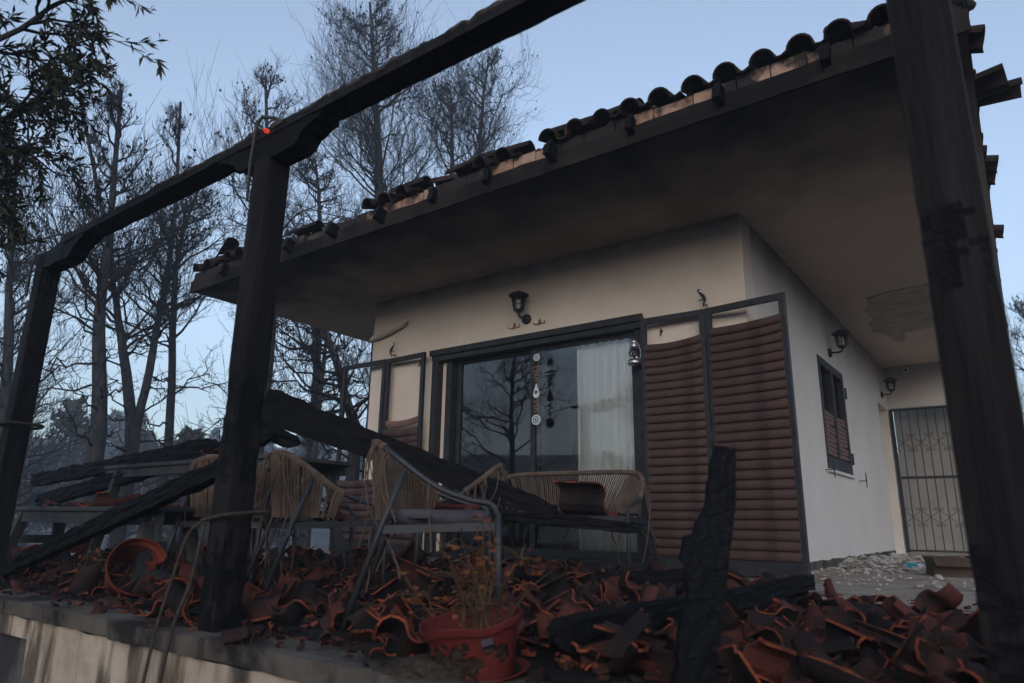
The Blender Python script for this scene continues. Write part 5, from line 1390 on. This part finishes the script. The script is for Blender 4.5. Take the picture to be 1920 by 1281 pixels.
pine(col_([(-13.4, 14.8, 8.0), (-13.45, 14.75, 11.9), (-13.5, 14.6, 14.2)]), .14, 6, 'burnt pine with fine upswept branches next to the tallest pine', crown0=.42, width=2.4, nb=40, dead=6, up=.45, curve=.55, cones=200)
pine(col_([(-12.6, 15.3, 8.1), (-12.65, 15.2, 12.4), (-12.5, 15.3, 15.4)]), .13, 7, 'burnt pine with an open fan of branches over the roof edge', crown0=.45, width=2.5, nb=38, dead=5, up=.4, curve=.6, cones=200)
pine(col_([(-18.16, 5.6, 1.94), (-18.3, 5.1, 5.97), (-18.39, 4.78, 8.6)]), .13, 8, 'thin burnt pine behind the end post of the pergola', crown0=.35, width=2.4, nb=40, dead=14, up=.3, curve=.4)
pine(col_([(-9.85, 8.49, 1.67), (-9.98, 8.33, 2.55), (-10.32, 7.9, 3.95), (-10.9, 7.4, 5.4)]), .13, 9, 'crooked burnt pine leaning beside the house corner', crown0=.30, width=2.3, nb=36, dead=10, up=.05, curve=.15)
pine(col_([(-15.1, 11.5, 4.2), (-15.3, 11.3, 8.6), (-15.45, 11.05, 10.6)]), .12, 10, 'burnt pine with a low spreading crown behind the eave corner', crown0=.28, width=2.8, nb=50, dead=8, up=.1, curve=.3)
pine(col_([(0.9, 30, 4), (0.95, 30, 8.6)]), .14, 11, 'burnt pine far behind the iron gate', crown0=.3, width=2.6, nb=34, dead=6, dens=(8, 7, 2))
pine(col_([(-21.0, 6.4, 2.0), (-21.3, 5.8, 7.5)]), .12, 12, 'thin-crowned burnt pine beyond the end of the terrace', crown0=.3, width=2.6, nb=34, dead=14, dens=(8, 7, 2))
pine(col_([(-13.2, 10.2, 2.0), (-13.4, 10.4, 4.6), (-13.3, 10.3, 6.4)]), .08, 13, 'small burnt pine seen below the eave beside the house', crown0=.25, width=1.9, nb=36, dead=8, up=.1, curve=.3)
pine(col_([(-14.0, -7.6, 2.0), (-14.2, -7.8, 5.2), (-14.0, -8.0, 7.6)]), .12, 14, 'burnt pine mirrored in the glass door', crown0=.28, width=3.2, nb=44, dead=8, up=.0, curve=.12)
pine(col_([(-7.2, -9.6, 1.0), (-7.3, -9.7, 3.2)]), .10, 15, 'low burnt pine mirrored in the right door pane', crown0=.2, width=1.7, nb=26, dead=6, dens=(8, 7, 2))

# far trees on the slope: three kinds, copied
def far_proto(seed, h, w, leafy):
    r = pine([(0, 0, 0), (.15, .1, h * .5), (0.1, 0, h)], .16, seed, 'x', crown0=.42 if not leafy else .3, width=w, nb=18, dens=(6, 5, 0), dead=5, tw=.018, cones=0, up=.25, curve=.3, name='distant_pine_tree')
    if leafy:
        g = np.random.default_rng(seed + 50); n = 2600
        t = g.uniform(.32, 1, n); rad = w * 1.0 * (np.clip((1 - t) / .7, 0, 1) ** .6 * .9 + .15) * np.sqrt(g.uniform(0.05, 1, n)); a = g.uniform(0, 6.28, n)
        clump = np.array([nz(np.cos(x) * 2, np.sin(x) * 2, y * 6) for x, y in zip(a, t)]); k = clump > -.12
        c = np.stack([rad * np.cos(a), rad * np.sin(a), t * h + g.normal(size=n) * .15], -1)[k]; m_ = len(c)
        q = g.normal(size=(m_, 3, 3)) * .16; V = (c[:, None] + q).reshape(-1, 3); F = np.arange(m_ * 3).reshape(-1, 3)
        link('foliage', np_mesh('foliage', V, [F], M['needle']), r)
    return r
PROTO = [far_proto(61, 7.5, 2.0, False), far_proto(62, 8.5, 2.2, True), far_proto(63, 6.0, 1.8, True)]
LBL = ['bare distant pine standing in the smoke haze on the slope', 'tall distant pine still carrying needles in the smoke haze', 'short bushy distant pine in the smoke haze']
rt_ = random.Random(9); used = [False] * 3
for k in range(84):
    d = rt_.choice([rt_.uniform(34, 60), rt_.uniform(50, 110), rt_.uniform(80, 150)])
    a = YAW + rt_.uniform(R(-5), R(42)) if k < 76 else YAW - rt_.uniform(R(30), R(42))
    x, y = -math.sin(a) * d, math.cos(a) * d; i = rt_.choice([0, 0, 1, 1, 2])
    o = PROTO[i] if not used[i] else copy_tree(PROTO[i]); used[i] = True
    s = rt_.uniform(.75, 1.3); o.location = (x, y, ground_z(x, y) - .2); o.rotation_euler = (0, 0, rt_.uniform(0, 6.28)); o.scale = (s, s, s * rt_.uniform(.9, 1.15))
    o['label'] = LBL[i]; o['group'] = 'distant pines, kind %s' % ('bare', 'tall', 'bushy')[i]

# ------------------------------------------------------------------ olive tree reaching in from the left
g = np.random.default_rng(5)
ob = Vector((-5.0, -0.55, ground_z(-5.0, -.55) - .05)); ol = empty('olive_tree', ob); tag(ol, 'olive tree with narrow grey-green leaves overhanging the terrace end', 'tree')
T = lean_path([(0, 0, 0), (.1, .05, 1.0), (.35, .2, 2.1), (.6, .5, 3.1), (.75, .7, 4.2)], seed=4, wob=.08)
TR = .13 * (1 - .8 * np.linspace(0, 1, len(T))) + .015
limbs = [lean_path([T[12], (.7, .8, 2.9), (1.05, 1.35, 3.5), (1.25, 1.65, 3.95)], seed=5), lean_path([T[15], (.95, .9, 3.4), (1.25, 1.35, 4.0), (1.4, 1.6, 4.4)], seed=6), lean_path([T[11], (.5, .7, 2.5), (.85, 1.15, 2.95), (1.1, 1.5, 3.25)], seed=7), lean_path([T[14], (.5, 1.0, 3.2), (.55, 1.5, 3.6), (.5, 1.8, 3.9)], seed=8), lean_path([T[13], (-.3, .2, 3.0), (-.9, -.2, 3.8), (-1.2, -.5, 4.3)], seed=9), lean_path([T[16], (.2, -.4, 3.6), (.1, -1.0, 4.4), (.0, -1.3, 4.8)], seed=10)]
LP = np.stack(limbs); LR = np.tile(.016 * (1 - .8 * np.linspace(0, 1, LP.shape[1])) + .006, (len(limbs), 1))
P2, R2o, _ = grow(g, LP, LR, 20, .15, 1.0, .40, .8, .05, -.1, 7, .012, .07, .004)
P3, R3o, _ = grow(g, P2, R2o, 7, .1, 1.0, .22, .7, -.05, -.25, 6, .005, .07, .0022)
VV, FF, off = [], [], 0
for (P, R_, n) in ((T[None], TR[None], 10), (LP, LR, 7)):
    v, f = np_tubes(P, R_, n); VV.append(v); FF.append(f + off); off += len(v)
link('trunk', np_mesh('trunk', np.concatenate(VV), [np.concatenate(FF)], M['bark'], smooth=True), ol)
VV, FF, off = [], [], 0
for (P, R_, n) in ((P2, R2o, 5), (P3, R3o, 4)):
    v, f = np_tubes(P, R_, n); VV.append(v); FF.append(f + off); off += len(v)
link('twigs', np_mesh('twigs', np.concatenate(VV), [np.concatenate(FF)], M['twig']), ol)['kind'] = 'stuff'
def leaf_set(P, per, Lm):
    N_ = len(P); t = g.uniform(.1, 1, (N_, per)); b_, tan = along(P, t); b_, tan = b_.reshape(-1, 3), tan.reshape(-1, 3)
    rn = g.normal(size=b_.shape); d = unit(tan * .8 + unit(rn) * .75 + np.array([0, 0, -.25])); sd_ = unit(np.cross(d, g.normal(size=d.shape))); nrm = np.cross(d, sd_)
    L = (Lm * g.uniform(.6, 1.25, len(b_)))[:, None]; w = L * .11
    A = b_; B1 = b_ + d * L * .45 + sd_ * w + nrm * L * .03; B2 = b_ + d * L * .45 - sd_ * w + nrm * L * .03; M1 = b_ + d * L * .5 - nrm * L * .02; Cc = b_ + d * L - nrm * L * .12
    V = np.stack([A, B1, M1, B2, Cc], 1).reshape(-1, 3); i0 = np.arange(len(b_))[:, None] * 5
    F = np.concatenate([i0 + np.array([[0, 1, 2]]), i0 + np.array([[0, 2, 3]]), i0 + np.array([[1, 4, 2]]), i0 + np.array([[2, 4, 3]])])
    return V, F
V, F = leaf_set(P3, 21, .070)
link('leaves', np_mesh('leaves', V, [F], M['olive_leaf']), ol)['kind'] = 'stuff'

# ------------------------------------------------------------------ smoke haze in the air
b = MB(); b.span((-217, -209, -11), (213, 221, 42)); hz = b.build('haze', None)
hm = bpy.data.materials.new('smoke_haze'); hm.use_nodes = True; nt = hm.node_tree; nt.nodes.clear()
out = nt.nodes.new('ShaderNodeOutputMaterial'); pv = nt.nodes.new('ShaderNodeVolumePrincipled')
pv.inputs['Color'].default_value = (0.72, 0.83, 1.0, 1); pv.inputs['Density'].default_value = 0.0045; pv.inputs['Anisotropy'].default_value = 0.1
nt.links.new(pv.outputs[0], out.inputs['Volume'])
hz.data.materials.clear(); hz.data.materials.append(hm); tag(hz, 'thin blue smoke haze hanging in the air', 'haze', kind='stuff')

# thin smoke curling off the smouldering joint of the pergola
def smoke(name, loc, size, dens, label):
    b = MB(); b.lathe([(0, -1)] + [(math.cos(t), math.sin(t)) for t in np.linspace(-1.4, 1.4, 11)] + [(0, 1)], n=16)
    o = b.build(name, None); o.location = loc; o.scale = size
    mt = bpy.data.materials.new(name); mt.use_nodes = True; nt = mt.node_tree; nt.nodes.clear()
    out = nt.nodes.new('ShaderNodeOutputMaterial'); pv = nt.nodes.new('ShaderNodeVolumePrincipled'); pv.inputs['Color'].default_value = (.62, .74, 1, 1)
    v = coords(nt); ln = N(nt, 'ShaderNodeVectorMath'); ln.operation = 'LENGTH'; nt.links.new(v, ln.inputs[0])
    fall = rng_map(nt, ln.outputs['Value'], 1.0, .1); f = mth(nt, 'MULTIPLY', fall, noise_fac(nt, v, 1.8, detail=4, lo=.38, hi=.75))
    nt.links.new(mth(nt, 'MULTIPLY', f, dens), pv.inputs['Density']); nt.links.new(pv.outputs[0], out.inputs['Volume'])
    o.data.materials.clear(); o.data.materials.append(mt); tag(o, label, 'smoke', kind='stuff')
smoke('smoke', (-2.52, 1.86, 2.62), (.26, .2, .34), 1.5, 'faint blue smoke rising from the smouldering pergola joint')
